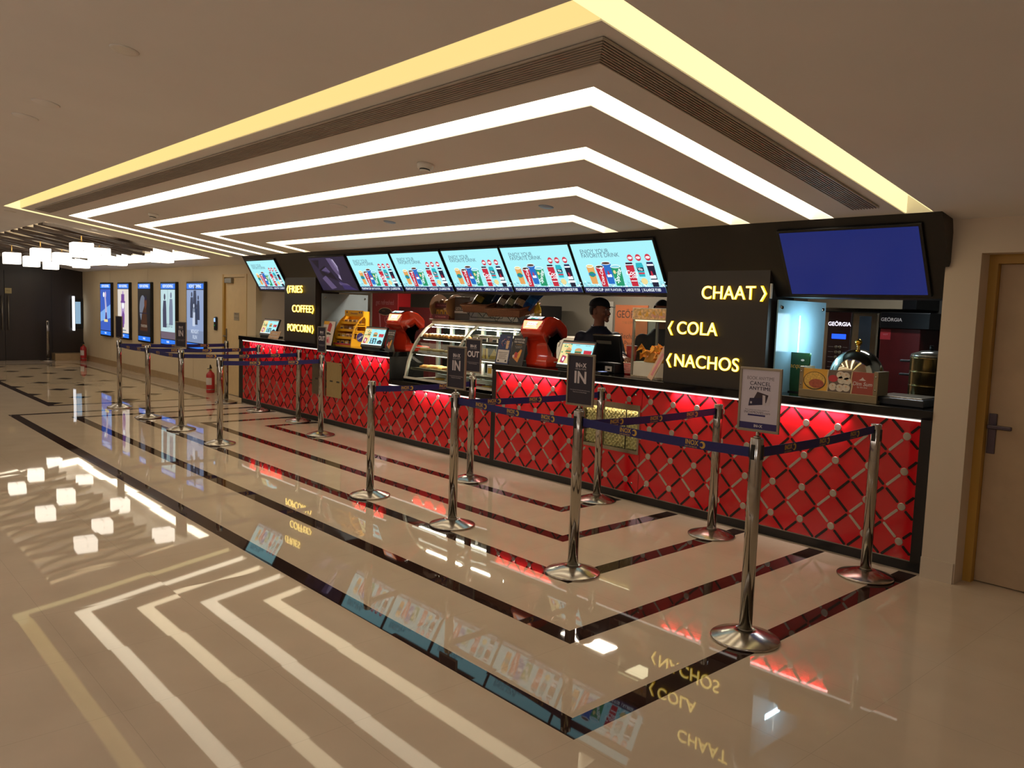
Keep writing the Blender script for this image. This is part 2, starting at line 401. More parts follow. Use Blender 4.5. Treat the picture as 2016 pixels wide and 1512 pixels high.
# dark sloping fascia over the counter, built in one with the room
TILT = (Vector((0, .29, 1.765 - 2.277))).normalized()            # down the slope
mb = MB(); mb.prism([(-.2, cz(-.2) - .0), (.09, 1.768), (.5, 1.768), (.5, 2.39), (.279, 2.39), (.279, cz(.279)), ], 'x', -9.87, -.001, BLACK)
mb.prism([(-.2, cz(-.2)), (-.03, 2.262), (.0, 2.17), (-.001, 1.99), (-.02, 1.96)], 'x', -.001, .03, BLACK)
struct('wall_header', mb)

# lit coves: a diffuser lining in each ceiling slot
COVE = [glow('cove_diffuser_pale', 'FFEFD0', 3.3, True), glow('cove_diffuser_warm', 'FFEAC2', 3.3, True)]
C1L = glow('cove_diffuser_amber_long', 'FFDC8C', 1.0, True); C1R = glow('cove_diffuser_amber_side', 'FFE9A6', 1.3, True)
pos = ['outermost of the five nested ceiling coves, amber, between the plain ceiling and the air grille', 'wide pale cove light just inside the dark linear air grille', 'middle one of the five nested cove lights, third from the lobby edge',
       'fourth nested cove light, second from the smallest one', 'innermost and smallest of the nested cove lights, nearest the menu screens']
for i in range(5):
    t = thing('cove_light', pos[i], 'ceiling light', (XR[i], YS[i], cz(YS[i])), group='nested cove lights in the ceiling')
    o = Vector(t.location)
    def arm(x0, x1, y0, y1, m, nm):
        mb = MB(); e = .004; th = .008
        def sl(xa, xb, ya, yb, da, db):
            P = [(x, y, cz(y) + d) for d in (da, db) for y in (ya, yb) for x in (xa, xb)]
            v = [mb.bm.verts.new(Vector(p) - o) for p in P]
            for f in ((0, 2, 3, 1), (4, 5, 7, 6), (0, 1, 5, 4), (2, 6, 7, 3), (0, 4, 6, 2), (1, 3, 7, 5)): mb.face([v[k] for k in f], m)
        sl(x0 + e, x1 - e, y0 + e, y1 - e, SD - .02, SD - .003)
        if y1 - y0 < .3: sl(x0 + e, x1 - e, y0 + e, y0 + e + th, .004, SD - .02); sl(x0 + w if 0 else x0 + e, x1 - e, y1 - e - th, y1 - e, .004, SD - .02)
        else: sl(x0 + e, x0 + e + th, y0 + e, y1 - e, .004, SD - .02); sl(x1 - e - th, x1 - e, y0 + e, y1 - e, .004, SD - .02)
        mb.build(nm, t)
    a, b = (C1L, C1R) if i == 0 else (COVE[i % 2 == 0], COVE[i % 2 == 0])
    # the far wall of the long arm stops short of the two side arms so the corner stays open
    arm(XL[i] + w, XR[i] - w, YS[i], YS[i] + w, a, 'diffuser')
    arm(XR[i] - w, XR[i], YS[i], YE, b, 'diffuser'); arm(XL[i], XL[i] + w, YS[i], YE, b, 'diffuser')

# linear air grille between the two outer coves
GR = mat('grey_slatted_grille', 'A89C8E', .55, metal=.2, vary=.08); GRD = mat('grille_void', '3A322B', .8)
t = thing('air_grille', 'long grey linear air grille bent round between the two outer cove lights', 'air vent', (-.35, -2.85, cz(-2.85)))
o = Vector(t.location)
def slat(mb, x0, x1, y0, y1, d0, d1, m):
    P = [(x, y, cz(y) + d) for d in (d0, d1) for y in (y0, y1) for x in (x0, x1)]; v = [mb.bm.verts.new(Vector(p) - o) for p in P]
    for f in ((0, 2, 3, 1), (4, 5, 7, 6), (0, 1, 5, 4), (2, 6, 7, 3), (0, 4, 6, 2), (1, 3, 7, 5)): mb.face([v[k] for k in f], m)
gx0, gx1, gy = -9.86, -.262, -2.92; gw = .158; ge = -.395
mb = MB(); slat(mb, gx0, gx1, gy, gy + gw, -.004, -.001, GRD); slat(mb, gx1 - gw, gx1, gy + gw, ge, -.004, -.001, GRD); mb.build('backing', t)
mb = MB(); n = 9
for k in range(n + 1):
    q = gw * k / n; ww = .007
    slat(mb, gx0, gx1 - q, gy + q - ww / 2, gy + q + ww / 2, -.014, -.004, GR)
    slat(mb, gx1 - q - ww / 2, gx1 - q + ww / 2, gy + q, ge, -.014, -.004, GR)
mb.build('slats', t)

# slatted tray above the diamond floor: lit cavity and hanging wavy fins
TRAY = glow('tray_light_diffuser', 'FFF0D2', 6.0, True)
t = thing('tray_light', 'bright light strip round the recess of the slatted ceiling tray', 'ceiling light', (B1, B3, cz(B3)))
o = Vector(t.location); mb = MB()
slat(mb, B0 + .01, B1 - .01, B3 - .02, B3 - .006, .006, .14, TRAY); slat(mb, B0 + .03, B1 - .03, B2 + .006, B2 + .012, .06, .16, TRAY); slat(mb, B0 + .006, B0 + .02, B2 + .05, B3 - .03, .006, .14, TRAY); slat(mb, B1 - .02, B1 - .006, B2 + .05, B3 - .03, .02, .14, TRAY)
mb.build('diffuser', t)
FIN = mat('dark_brown_ceiling_fin', '3A2A1E', .5, vary=.2); FINL = mat('fin_side_painted_lit', 'D0C2AA', .6)  # pale fin sides have the light from the tray painted in
t = thing('slatted_ceiling', 'slatted ceiling of long wavy dark brown slats in the lit tray above the cube pendants', 'slatted ceiling', (B1, B2, cz(B2)))
for k in range(24):
    x = -.16 - .335 * k
    mb = MB(); N = 34; rings = []; y1 = B3 - (.66 if k % 2 else .55)
    for q in range(N + 1):
        y = B2 + .01 + (y1 - B2) * q / N; xx = .1 * math.sin(y * 3.4 + k * 2.3) + .05 * math.sin(y * 7.1 + k * 1.1)
        hh = .085 + .02 * math.sin(y * 4 + k); dz = cz(y) - cz(B2) + .012 * math.sin(y * 5 + k * 2)
        rings.append([mb.bm.verts.new((x + xx + a * .017, y - B2, dz + d)) for a, d in ((-1.2, -.03), (1.2, -.03), (1.2, .015), (.8, hh), (-.8, hh), (-1.2, .015))])
    for A, Bq in zip(rings, rings[1:]):
        for e in range(6): mb.face([A[e], A[(e + 1) % 6], Bq[(e + 1) % 6], Bq[e]], FINL if e in (2, 4) else FIN)
    mb.face(rings[0], FIN); mb.face(rings[-1][::-1], FIN)
    mb.build('slat', t)

# pendant lamps under the tray
SHADE = glow('pendant_opal_shade', 'FFF3E0', 3.4, True); BRASS = mat('brass_rod', 'B5904A', .35, metal=.8, vary=.05)
PEND = [(-11.59, -.775), (-11.61, -1.953), (-12.75, -1.398), (-14.02, -.756), (-14.13, -1.976), (-15.22, -1.393), (-16.68, -.697), (-16.56, -1.967), (-17.73, -1.396), (-18.92, -.771)]
PL = ['glowing cube pendant nearest the first light box poster door, right of the others', 'glowing cube pendant hanging highest in the picture, on the longest visible rod', 'glowing cube pendant half overlapped by the highest one', 'glowing cube pendant second from the right in the cluster',
      'glowing cube pendant left of the highest one, on a long brass rod', 'glowing cube pendant between two neighbours, centre of the cluster', 'glowing cube pendant right below the highest one', 'leftmost glowing cube pendant of the cluster',
      'glowing cube pendant with its rod hidden, second from the left', 'smallest and lowest glowing cube pendant, furthest towards the dark wall']
for k, (x, y) in enumerate(PEND):
    t = thing('pendant_lamp', PL[k], 'pendant lamp', (x, y, 2.18), rz=R_(-4), group='cube pendant lamps under the slatted ceiling')
    mb = MB(); h = .145
    mb.rbox(-h, h, -h, h, 0, .22, SHADE, .012); mb.build('shade', t)
    mb = MB(); top = cz(y) + TD - 2.18
    mb.rod((0, 0, .22), (0, 0, top), .008, BRASS, 8); mb.rod((0, 0, .21), (0, 0, .235), .03, BRASS, 12); mb.build('rod', t)
    mb = MB(); mb.box(-h - .002, h + .002, -.003, .003, -.002, .0, BLKP); mb.box(-.003, .003, -h, h, -.002, .0, BLKP); mb.rod((h - .0, 0, .1), (h + .012, 0, .1), .006, BLKP, 8); mb.build('joint', t)

# small ceiling fittings
def fit(name, lab, cat, x, y, build, grp=None):
    t = thing(name, lab, cat, (x, y, cz(y)), group=grp); t.rotation_euler = (-math.atan(SL), 0, 0); build(t); return t
def smoke(t):
    mb = MB(); mb.lathe([(.001, -.055), (.03, -.055), (.034, -.045), (.034, -.035), (.052, -.03), (.056, -.012), (.056, 0)], (0, 0, 0), WHITEP, 24); mb.build('body', t)
    mb = MB(); mb.lathe([(.036, -.044), (.0365, -.036)], (0, 0, 0), BLKP, 24); mb.build('sensor_slot', t)
fit('smoke_detector', 'white smoke detector on the ceiling between the second and third coves, above the counter middle', 'smoke detector', -2.566, -2.103, smoke, 'smoke detectors')
fit('smoke_detector', 'small far smoke detector near the left corners of the coves', 'smoke detector', -7.811, -2.146, smoke, 'smoke detectors')
DLT = glow('downlight_lens', 'FFE9C8', .35)
def down(t, lit=False):
    mb = MB(); mb.lathe([(.05, -.004), (.065, -.006), (.07, 0)], (0, 0, 0), WHITEP, 24); mb.build('rim', t)
    mb = MB(); mb.lathe([(.001, -.002), (.05, -.003)], (0, 0, 0), DLT if lit else BLKP, 24); mb.build('lens', t)
def spk(t):
    mb = MB(); mb.lathe([(.001, -.004), (.075, -.005), (.085, 0)], (0, 0, 0), PLASTER, 24); mb.build('cover', t)
def ir(t):
    mb = MB(); mb.lathe([(.001, -.006), (.05, -.006), (.06, 0)], (0, 0, 0), mat('bluish_ceiling_disc', '8FA6C4', .4), 24); mb.build('cover', t)
fit('ceiling_downlight', 'dark recessed round downlight in the plain ceiling outside the coves', 'ceiling downlight', -2.52, -4.014, down)
fit('ceiling_speaker', 'flush round ceiling cover near the left edge of the picture', 'ceiling speaker', -4.726, -4.022, spk)
fit('ceiling_speaker', 'flush round ceiling cover right behind the one at the left edge', 'ceiling speaker', -4.142, -4.019, spk)
fit('ceiling_speaker', 'faint flush round cover between the third and fourth coves', 'ceiling speaker', -4.589, -1.606, spk)
fit('ceiling_sensor', 'bluish round disc on the ceiling above the right menu screens', 'ceiling sensor', -2.524, -1.003, ir)
fit('ceiling_sensor', 'faint bluish disc on the ceiling above the left menu screens', 'ceiling sensor', -4.622, -1.03, ir)
for x, y, l in ((-10.757, -3.033, 'small recessed downlight beside the left tip of the amber cove'), (-10.635, -2.0, 'small recessed downlight between the slatted tray and the amber cove, middle one'), (-10.598, -1.444, 'small recessed downlight between the slatted tray and the amber cove, nearest the menu screens')):
    fit('ceiling_downlight', l, 'ceiling downlight', x, y, down)
FILL_SHADE = glow('added_fill_cube', 'FFFAF6', 10.0, True)
# unseen glowing cubes added behind the camera to brighten the ceiling
for x, y in ((3.4, -6.4), (1.0, -7.8), (-1.8, -7.6), (-4.6, -7.8), (-8, -7.2), (-12, -6.8), (-16, -6.2)):
    t = thing('pendant_lamp', 'unseen glowing fill cube added behind the camera', 'pendant lamp', (x, y, 2.35), group='added fill cubes behind the camera')
    mb = MB(); mb.rbox(-.22, .22, -.22, .22, 0, .3, FILL_SHADE, .012); mb.build('shade', t)
    mb = MB(); mb.rod((0, 0, .26), (0, 0, cz(y) - 2.35), .008, BRASS, 8); mb.build('rod', t)
# ------------------------------------------------------------------ counter: three fixed units with quilted red fronts
LED = glow('white_led_strip', 'FFF1E4', 1.35, True)
def lattice(mb, x0, x1, z0, z1, sx, sz, rows, px, pz, hole=None, mode=0, y=-.001):
    """mirror bars with reflections painted in; studs on alternate nodes"""
    def inside(x, z): return x0 + .004 < x < x1 - .004 and z0 + .004 < z < z1 - .004 and not (hole and hole[0] - .008 < x < hole[1] + .008 and hole[2] - .008 < z < hole[3] + .008)
    bw = .0085
    def bar(a, b, m):
        a = Vector(a); b = Vector(b); d = (b - a)
        # clip
        ts = [k / 24 for k in range(25) if inside(*(a + d * (k / 24)))]
        if len(ts) < 4: return
        p = a + d * min(ts); q = a + d * max(ts); d.normalize(); n = Vector((-d.y, d.x)) * bw
        P = [p + n, p - d * bw * .6, p - n, q - n, q + d * bw * .6, q + n]
        A = [mb.bm.verts.new((v.x, y - .002, v.y)) for v in P]; B = [mb.bm.verts.new((v.x, y + .0005, v.y)) for v in P]
        mb.face(A, m)
        for i in range(6): mb.face([A[i], A[(i + 1) % 6], B[(i + 1) % 6], B[i]], m)
    k0 = int((x0 - sx) / px) - 2; k1 = int((x1 - sx) / px) + 2
    rnd = random.Random(int(abs(x0) * 100))
    for r in range(-1, rows + 1):
        for k in range(k0, k1 + 1):
            cx, czz = sx + k * px, sz + r * pz
            for dx, dz in ((-1, -1), (1, -1), (-1, 1), (1, 1)):
                e = .011
                a = (cx + dx * .026, czz + dz * .026); b = (cx + dx * (px / 2 - e), czz + dz * (pz / 2 - e))
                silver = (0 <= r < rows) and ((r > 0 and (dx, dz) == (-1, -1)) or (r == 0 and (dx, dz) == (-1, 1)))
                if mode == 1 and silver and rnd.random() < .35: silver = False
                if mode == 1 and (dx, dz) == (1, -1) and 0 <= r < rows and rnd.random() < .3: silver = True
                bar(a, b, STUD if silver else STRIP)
            if 0 <= r < rows and inside(cx, czz):
                M = Matrix.Translation((cx, y, czz)) @ Matrix.Rotation(R_(90), 4, 'X')
                mb.lathe([(.025, 0), (.025, .0025), (.0235, .0038), (.0, .004)], (0, 0, 0), STUD, 20, M, False)
def panel(mb, x0, x1, z0, z1, hole=None):
    if not hole: mb.box(x0, x1, 0, .012, z0, z1, RED); return
    a, b, c, d = hole
    mb.box(x0, a, 0, .012, z0, z1, RED); mb.box(b, x1, 0, .012, z0, z1, RED); mb.box(a, b, 0, .012, z0, c, RED); mb.box(a, b, 0, .012, d, z1, RED)
def counter(lab, x0, x1, top, depth, px0, px1, pz1, splits, sx, sz, rows, px, hole=None, mode=0, depth_top=None, patches=()):
    t = thing('counter_unit', lab, 'counter', (0, 0, 0), group=None)
    mb = MB(); zb = .076
    mb.box(x0, x1, .045, depth, 0, zb, BLACK); mb.build('plinth', t)
    mb = MB()
    mb.box(x0, x1, .115, depth, zb, top - .06, BLACK); mb.box(x0, px0, .0, .115, zb, top - .06, BLACK); mb.box(px1, x1, 0, .115, zb, top - .06, BLACK)
    mb.box(px0, px1, .014, .115, zb, zb + .002, BLACK)
    if not hole: mb.box(px0, px1, .014, .115, zb + .002, top - .06, BLACK)
    else:
        mb.box(px0, hole[0], .014, .115, zb + .002, top - .06, BLACK); mb.box(hole[1], px1, .014, .115, zb + .002, top - .06, BLACK)
        mb.box(hole[0], hole[1], .014, .115, zb + .002, hole[2], BLACK); mb.box(hole[0], hole[1], .014, .115, hole[3], top - .06, BLACK)
    if pz1 < top - .075: mb.box(px0, px1, 0, .014, pz1 + .012, top - .06, BLACK)
    mb.build('carcass', t)
    mb = MB(); mb.rbox(x0 - .0, x1 + .0, -.012, depth + .02, top - .06, top, GRANITE, .004); mb.build('worktop', t)
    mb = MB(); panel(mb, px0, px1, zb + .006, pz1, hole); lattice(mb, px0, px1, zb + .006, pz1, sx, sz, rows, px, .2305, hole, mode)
    for s in splits:
        mb.box(s - .0015, s + .0015, -.0012, 0, zb + .006, pz1, STRIP)
        for dx in (-.07, .07):
            for z in (zb + .09, pz1 - .06): mb.lathe([(.009, 0), (.009, .004), (0, .005)], (0, 0, 0), CHROME, 10, Matrix.Translation((s + dx, 0, z)) @ Matrix.Rotation(R_(90), 4, 'X'))
    mb.build('quilted_front', t)
    mb = MB(); mb.box(px0, px1, -.004, .0, zb, zb + .006, GREYMETAL); mb.build('bottom_trim', t)
    mb = MB(); mb.box(px0, px1, -.009, .012, pz1 + .001, pz1 + .012, LED); mb.build('light_strip', t)
    for a, b, p in patches:
        n = max(1, round((b - a) / .22))
        for k in range(n):
            xx = a + (b - a) * (k + .5) / n
            lamp('counter_spot', (xx, -.03, pz1 + .002), .2, .02, p * .5, (1, .78, .74), (R_(32), 0, 0), 110)
    return t
TOP = 1.062
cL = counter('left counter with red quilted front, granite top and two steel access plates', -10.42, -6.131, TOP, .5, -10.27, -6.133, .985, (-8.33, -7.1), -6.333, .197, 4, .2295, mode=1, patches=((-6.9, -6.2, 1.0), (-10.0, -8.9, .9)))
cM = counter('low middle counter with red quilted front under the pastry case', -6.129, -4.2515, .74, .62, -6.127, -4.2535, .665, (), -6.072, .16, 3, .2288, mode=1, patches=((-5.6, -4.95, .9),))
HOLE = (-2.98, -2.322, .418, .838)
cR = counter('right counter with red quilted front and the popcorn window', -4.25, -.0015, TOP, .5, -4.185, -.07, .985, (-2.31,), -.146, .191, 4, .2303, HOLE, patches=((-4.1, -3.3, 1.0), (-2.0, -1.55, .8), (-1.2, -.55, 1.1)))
# steel access plates in the left front, gold reflection painted into the right one
for nm, a, b, m in (('access_plate', -8.0, -7.63, STEEL), ('access_plate', -7.605, -7.22, mat('steel_plate_gold_reflection', 'C9B27C', .34, metal=.7, vary=.08, scale=12, stretch=(6, 1, 1)))):
    mb = MB(); mb.box(a, b, -.0145, -.0105, .386, .845, m)
    for x in (a + .03, b - .03): mb.lathe([(.006, 0), (.006, .003), (0, .004)], (0, 0, 0), CHROME, 8, Matrix.Translation((x, -.0145, .82)) @ Matrix.Rotation(R_(90), 4, 'X'))
    for x in (a + .09, a + .26): mb.box(x, x + .075, -.0155, -.0145, .585, .605, GRD)
    mb.build(nm, cL)
# popcorn window
a, b, c, d = HOLE
mb = MB()
mb.box(a, b, -.006, .03, d - .05, d, STEEL); mb.box(a, b, -.006, .03, c, c + .028, STEEL); mb.box(a, a + .02, -.006, .03, c + .028, d - .05, STEEL); mb.box(b - .02, b, -.006, .03, c + .028, d - .05, STEEL)
mb.box(a + .25, a + .256, .002, .01, c + .03, d - .05, STRIP); mb.box(a + .5, a + .506, .002, .01, c + .03, d - .05, STRIP)
mb.build('window_frame', cR)
mb = MB(); mb.box(a + .02, b - .02, -.002, .001, c + .028, d - .05, glass_mat('clear_window_pane', clear=.95)); mb.build('window_pane', cR)
PC = mat('buttery_popcorn', 'E0C88A', .7, vary=.35, scale=55)
nt = PC.node_tree
mb = MB(); nxp, nzp = 110, 62; rn = random.Random(3); G = []
for j in range(nzp + 1):
    row = []
    for i in range(nxp + 1):
        xx = a + .022 + (b - a - .044) * i / nxp; zz = c + .03 + (d - .052 - c - .03) * j / nzp
        row.append(mb.bm.verts.new((xx + rn.uniform(-.002, .002), .034 + rn.uniform(-.009, .009) + .01 * math.sin(i * .9) * math.sin(j * .8), zz + rn.uniform(-.002, .002))))
    G.append(row)
for j in range(nzp):
    for i in range(nxp): mb.face([G[j][i], G[j][i + 1], G[j + 1][i + 1], G[j + 1][i]], PC, True)
mb.box(a + .022, b - .022, .05, .11, c + .03, d - .055, PC)
tag(mb.build('popcorn'), 'heap of yellow popcorn behind the glass window in the red front', 'popcorn', kind='stuff')
lamp('popcorn_lamp', (-2.65, .015, d - .056), .6, .01, .2, (1, .86, .6), (R_(15), 0, 0))

# sign columns standing on the counters
def column(lab, x0, x1, y0, y1, rows):
    t = tag(thing('sign_column', lab, 'sign column', (x0, y0, TOP)), kind='thing')
    o = Vector((x0, y0, TOP)); wd = x1 - x0; ht = 1.962 - TOP
    mb = MB(); mb.box(0, wd, 0, y1 - y0, 0, ht, SIGNBLACK); mb.build('shaft', t)
    mb = MB(); mb.box(-.002, wd + .002, -.0015, -.0, 0, .012, BLKP); mb.build('shadow_gap', t)
    for s, xa, xb, z, arrow in rows:
        mb = MB(); cx = (xa + xb) / 2 - x0
        V, F = text_geo(s, 0, .018, 'CENTER', 1.04); wid = max(v[0] for v in V) - min(v[0] for v in V); hgt = .1 / .70
        sx = (xb - xa) / (wid * hgt)
        M = face_M((cx, -.012, z - TOP), *FRONT)
        mb.text(s, M, hgt, YELLOWGLOW, 0, .016, 'CENTER', .006, 1.04, sx)
        M2 = face_M((cx, -.02, z - TOP), *FRONT); mb.text(s, M2, hgt, LETTERGLOW, 0, -.004, 'CENTER', .004, 1.04, sx)
        ax, dr = arrow; ax -= x0; h2 = .055; ww = .05
        def chev(mm, yy, k, th):
            P = [(0 - k, h2 + k), (.016 + k, h2 + k), (ww + k, 0), (.016 + k, -h2 - k), (-k, -h2 - k), (ww - .018 - k, 0)]
            P = [(ax + dr * (p[0] - ww / 2), z - TOP + p[1]) for p in P]
            if dr < 0: P = P[::-1]
            mb.prism(P, 'y', yy, yy - th, mm)
        chev(YELLOWGLOW, -.012, .003, .006); chev(LETTERGLOW, -.02, -.003, .004)
        for q in (-.3, .3): mb.rod((cx + q * (xb - xa), 0, z - TOP), (cx + q * (xb - xa), -.012, z - TOP), .004, BLKP, 6)
        tag(mb.build('glowing_lettering', t), 'glowing yellow lettering reading %s' % s)
    return t
column('tall black column on the left counter with glowing FRIES, COFFEE and POPCORN lettering', -8.826, -7.926, -.018, .34,
       [('FRIES', -8.653, -8.263, 1.791, (-8.70, -1)), ('COFFEE', -8.556, -7.997, 1.522, (-7.958, 1)), ('POPCORN', -8.689, -8.015, 1.253, (-7.958, 1))])
column('tall black column on the right counter with glowing CHAAT, COLA and NACHOS lettering', -2.094, -1.18, -.018, .34,
       [('CHAAT', -1.751, -1.282, 1.786, (-1.215, 1)), ('COLA', -1.969, -1.59, 1.505, (-2.03, -1)), ('NACHOS', -1.977, -1.386, 1.245, (-2.03, -1))])
mb = MB(); mb.rbox(.914, .924, .004, .03, .69, .8, WHITEP, .004); tag(mb.build('cover_strip', [o for o in bpy.data.objects if o.name.startswith('sign_column') and o.location.x > -3][0]), 'pale cover strip')

# ------------------------------------------------------------------ menu screens on the sloping fascia
UPT = Vector((0, -.495, .869)).normalized()
def tv_thing(lab, x, wd, group='screens on the sloping fascia', n=.006):
    t = thing('menu_screen', lab, 'screen', (x, -.045, 2.005), group=group)
    t.rotation_euler = (-math.atan2(.495, .869) * -1, 0, 0)
    return t
# local frame of a screen: x right, z up the slope, -y out of the picture
def tv_body(t, wd, hd=.505):
    mb = MB(); mb.rbox(-wd / 2, wd / 2, -.022, -.002, -hd / 2, hd / 2, BLKP, .003); mb.build('bezel', t)
FL = face_M((0, -.0225, 0), *FRONT)
CY = glow('menu_pale_cyan', 'A6EEF6', 1.05, True); G_ICE = glow('menu_ice_shadow', '7FB4C4', .9); CY2 = glow('menu_ice', '8FDCEB', 1.0); NV = glow('menu_navy', '13245E', .8); WH = glow('menu_white', 'EFFBFF', 1.15)
GRT = glow('menu_grey_type', '5E7A8C', .9); RD = glow('menu_red', 'C8283E', 1.); RD2 = glow('menu_badge_red', 'D23A4E', 1.); DKB = glow('menu_dark', '1B2346', .6)
BL = glow('menu_blue', '1F6FC8', 1.); GRN = glow('menu_green', '1F9A6B', 1.); TEA = glow('menu_teal', '25B5C4', 1.); ORA = glow('menu_orange', 'E8A860', 1.); YEL = glow('menu_yellow', 'F0DE9A', 1.); BRN = glow('menu_brown', '5A3A30', .8)
def menu_picture(t):
    wd, hd = .905, .47
    def X(u): return -wd / 2 + wd * u
    def Z(v): return hd / 2 - hd * v
    mb = MB(); mb.rect(-wd / 2, wd / 2, -hd / 2, hd / 2, CY, FL)
    scr = mb.build('screen', t)
    mb = MB(); M = FL
    mb.rect(-wd / 2, wd / 2, -hd / 2, Z(.885), NV, M, .001)
    rn = random.Random(2)
    for k in range(260):
        u = rn.random(); v = .74 + .135 * rn.random() ** .7; s = .006 + .02 * rn.random()
        mb.flat([(X(u), Z(v)), (X(u) + s, Z(v) - s * .3), (X(u) + s * .7, Z(v) - s * .8)], rn.choice([CY2, WH, WH, CY2, G_ICE]), M, .0008)
    def T(s, u, v, size, m, sh=0, off=0, al='LEFT', th=.0022, sx=1., rot=0.):
        mb.text(s, M @ Matrix.Translation((X(u), Z(v), th)) @ Matrix.Rotation(rot, 4, 'Z'), size, m, sh, off, al, 0, 1, sx)
    T('ENJOY YOUR', .1, .16, .055, GRT, 0, .002); T('FAVORITE DRINK', .1, .245, .055, GRT, 0, .002)
    T('FOUNTAIN CUP', .02, .945, .038, WH, 0, .014, sx=.74); T('(ANY FLAVOUR)', .262, .945, .036, WH, sx=.74); T('-', .495, .945, .04, WH)
    T('LARGE \u20b9150', .53, .945, .038, WH, 0, .014, sx=.76); T('|', .72, .945, .04, WH); T('X-LARGE \u20b9180', .74, .945, .038, WH, 0, .014, sx=.76)
    def cup(u0, u1, v0, v1, m, taper=.16, lid=BRN):
        k = (u1 - u0) * taper
        mb.flat([(X(u0 + k), Z(v1)), (X(u1 - k), Z(v1)), (X(u1), Z(v0)), (X(u0), Z(v0))], m, M, .0016)
        mb.disc((X((u0 + u1) / 2), Z(v0)), (X(u1) - X(u0)) / 2, .016, WH, M, 20, .0018); mb.disc((X((u0 + u1) / 2), Z(v0)), (X(u1) - X(u0)) / 2 - .006, .011, lid, M, 20, .002)
    cup(.12, .215, .45, .82, ORA, .1, YEL); cup(.325, .44, .4, .82, BL); cup(.235, .345, .47, .88, RD); cup(.425, .55, .47, .86, GRN, .12, CY2)
    T('Fanta', .167, .62, .04, BL, .2, .02, 'CENTER', .004)
    mb.disc((X(.167), Z(.62)), .036, .026, GRN, M, 20, .003)
    T('Coca-Cola', .29, .66, .05, WH, .25, .012, 'CENTER', .004, .8, R_(82)); T('Sprite', .49, .66, .062, WH, .3, .015, 'CENTER', .004, 1., R_(60)); mb.disc((X(.46), Z(.58)), .014, .018, YEL, M, 14, .003)
    def bottle(u0, u1, v0, v1, m, cap):
        k = (u1 - u0) * .1
        mb.flat([(X(u0 + k), Z(v1)), (X(u1 - k), Z(v1)), (X(u1), Z(v0 + .06)), (X(u1 - k), Z(v0)), (X(u0 + k), Z(v0)), (X(u0), Z(v0 + .06))], m, M, .0016)
        mb.rect(X(u0 + k), X(u1 - k), Z(v0 + .06), Z(v0), cap, M, .002)
    bottle(.615, .71, .4, .87, RD, DKB); bottle(.735, .82, .41, .68, TEA, TEA); bottle(.86, .945, .4, .88, DKB, NV)
    mb.rect(X(.617), X(.708), Z(.45), Z(.435), WH, M, .0024); mb.rect(X(.63), X(.7), Z(.77), Z(.755), WH, M, .0024); mb.rect(X(.865), X(.94), Z(.47), Z(.44), WH, M, .0024)
    T('Coca', .662, .6, .06, WH, .25, .012, 'CENTER', .004); T('Cola', .668, .67, .05, WH, .25, .012, 'CENTER', .004)
    mb.rect(X(.742), X(.815), Z(.57), Z(.5), DKB, M, .0022); T('Vio', .778, .535, .035, WH, 0, .02, 'CENTER', .004); mb.disc((X(.785), Z(.77)), .034, .03, YEL, M, 18, .0018); mb.rect(X(.745), X(.815), Z(.63), Z(.6), RD2, M, .0022)
    def thumb(cx, cy, s):                            # a raised thumb emblem
        mb.flat([(cx - s, cy - s * .9), (cx + s, cy - s * .9), (cx + s, cy + s * .1), (cx, cy + s * .1), (cx - s, cy)], WH, M, .003)
        mb.flat([(cx - s * .5, cy), (cx + s * .3, cy), (cx + s * .1, cy + s * 1.3), (cx - s * .3, cy + s * 1.4)], RD, M, .0036)
    thumb(X(.385), Z(.63), .026); thumb(X(.9), Z(.66), .03)
    mb.rect(X(.865), X(.94), Z(.79), Z(.74), WH, M, .0022)
    for u in (.695, .79, .9):
        mb.disc((X(u), Z(.31)), .029, .031, RD2, M, 24, .0026); mb.disc((X(u), Z(.31)), .024, .011, WH, M, 16, .0032)
        T('YOUR CUP', u, .31, .014, RD2, 0, .01, 'CENTER', .004)
    T('*Images are for representation only. Terms and conditions apply.', .03, .862, .012, GRT, al='LEFT')
    mb.build('printed_artwork', scr)
SCR = [(-9.30, 'leftmost drinks menu screen, alone left of the FRIES column'), (-6.40, 'drinks menu screen directly right of the dark film screen'), (-5.443, 'drinks menu screen second after the dark film screen, above the pastry case left bay'),
       (-4.484, 'middle drinks menu screen above the snack baskets'), (-3.54, 'drinks menu screen above the right red dispenser and the capped worker'), (-2.60, 'largest looking drinks menu screen, directly left of the CHAAT column')]
proto = None
for x, lab in SCR:
    if proto is None:
        t = tv_thing(lab, x, .925); tv_body(t, .945 if 0 else .93); menu_picture(t); proto = t
    else:
        t = copy_tree(proto); t.location.x = x; t['label'] = lab
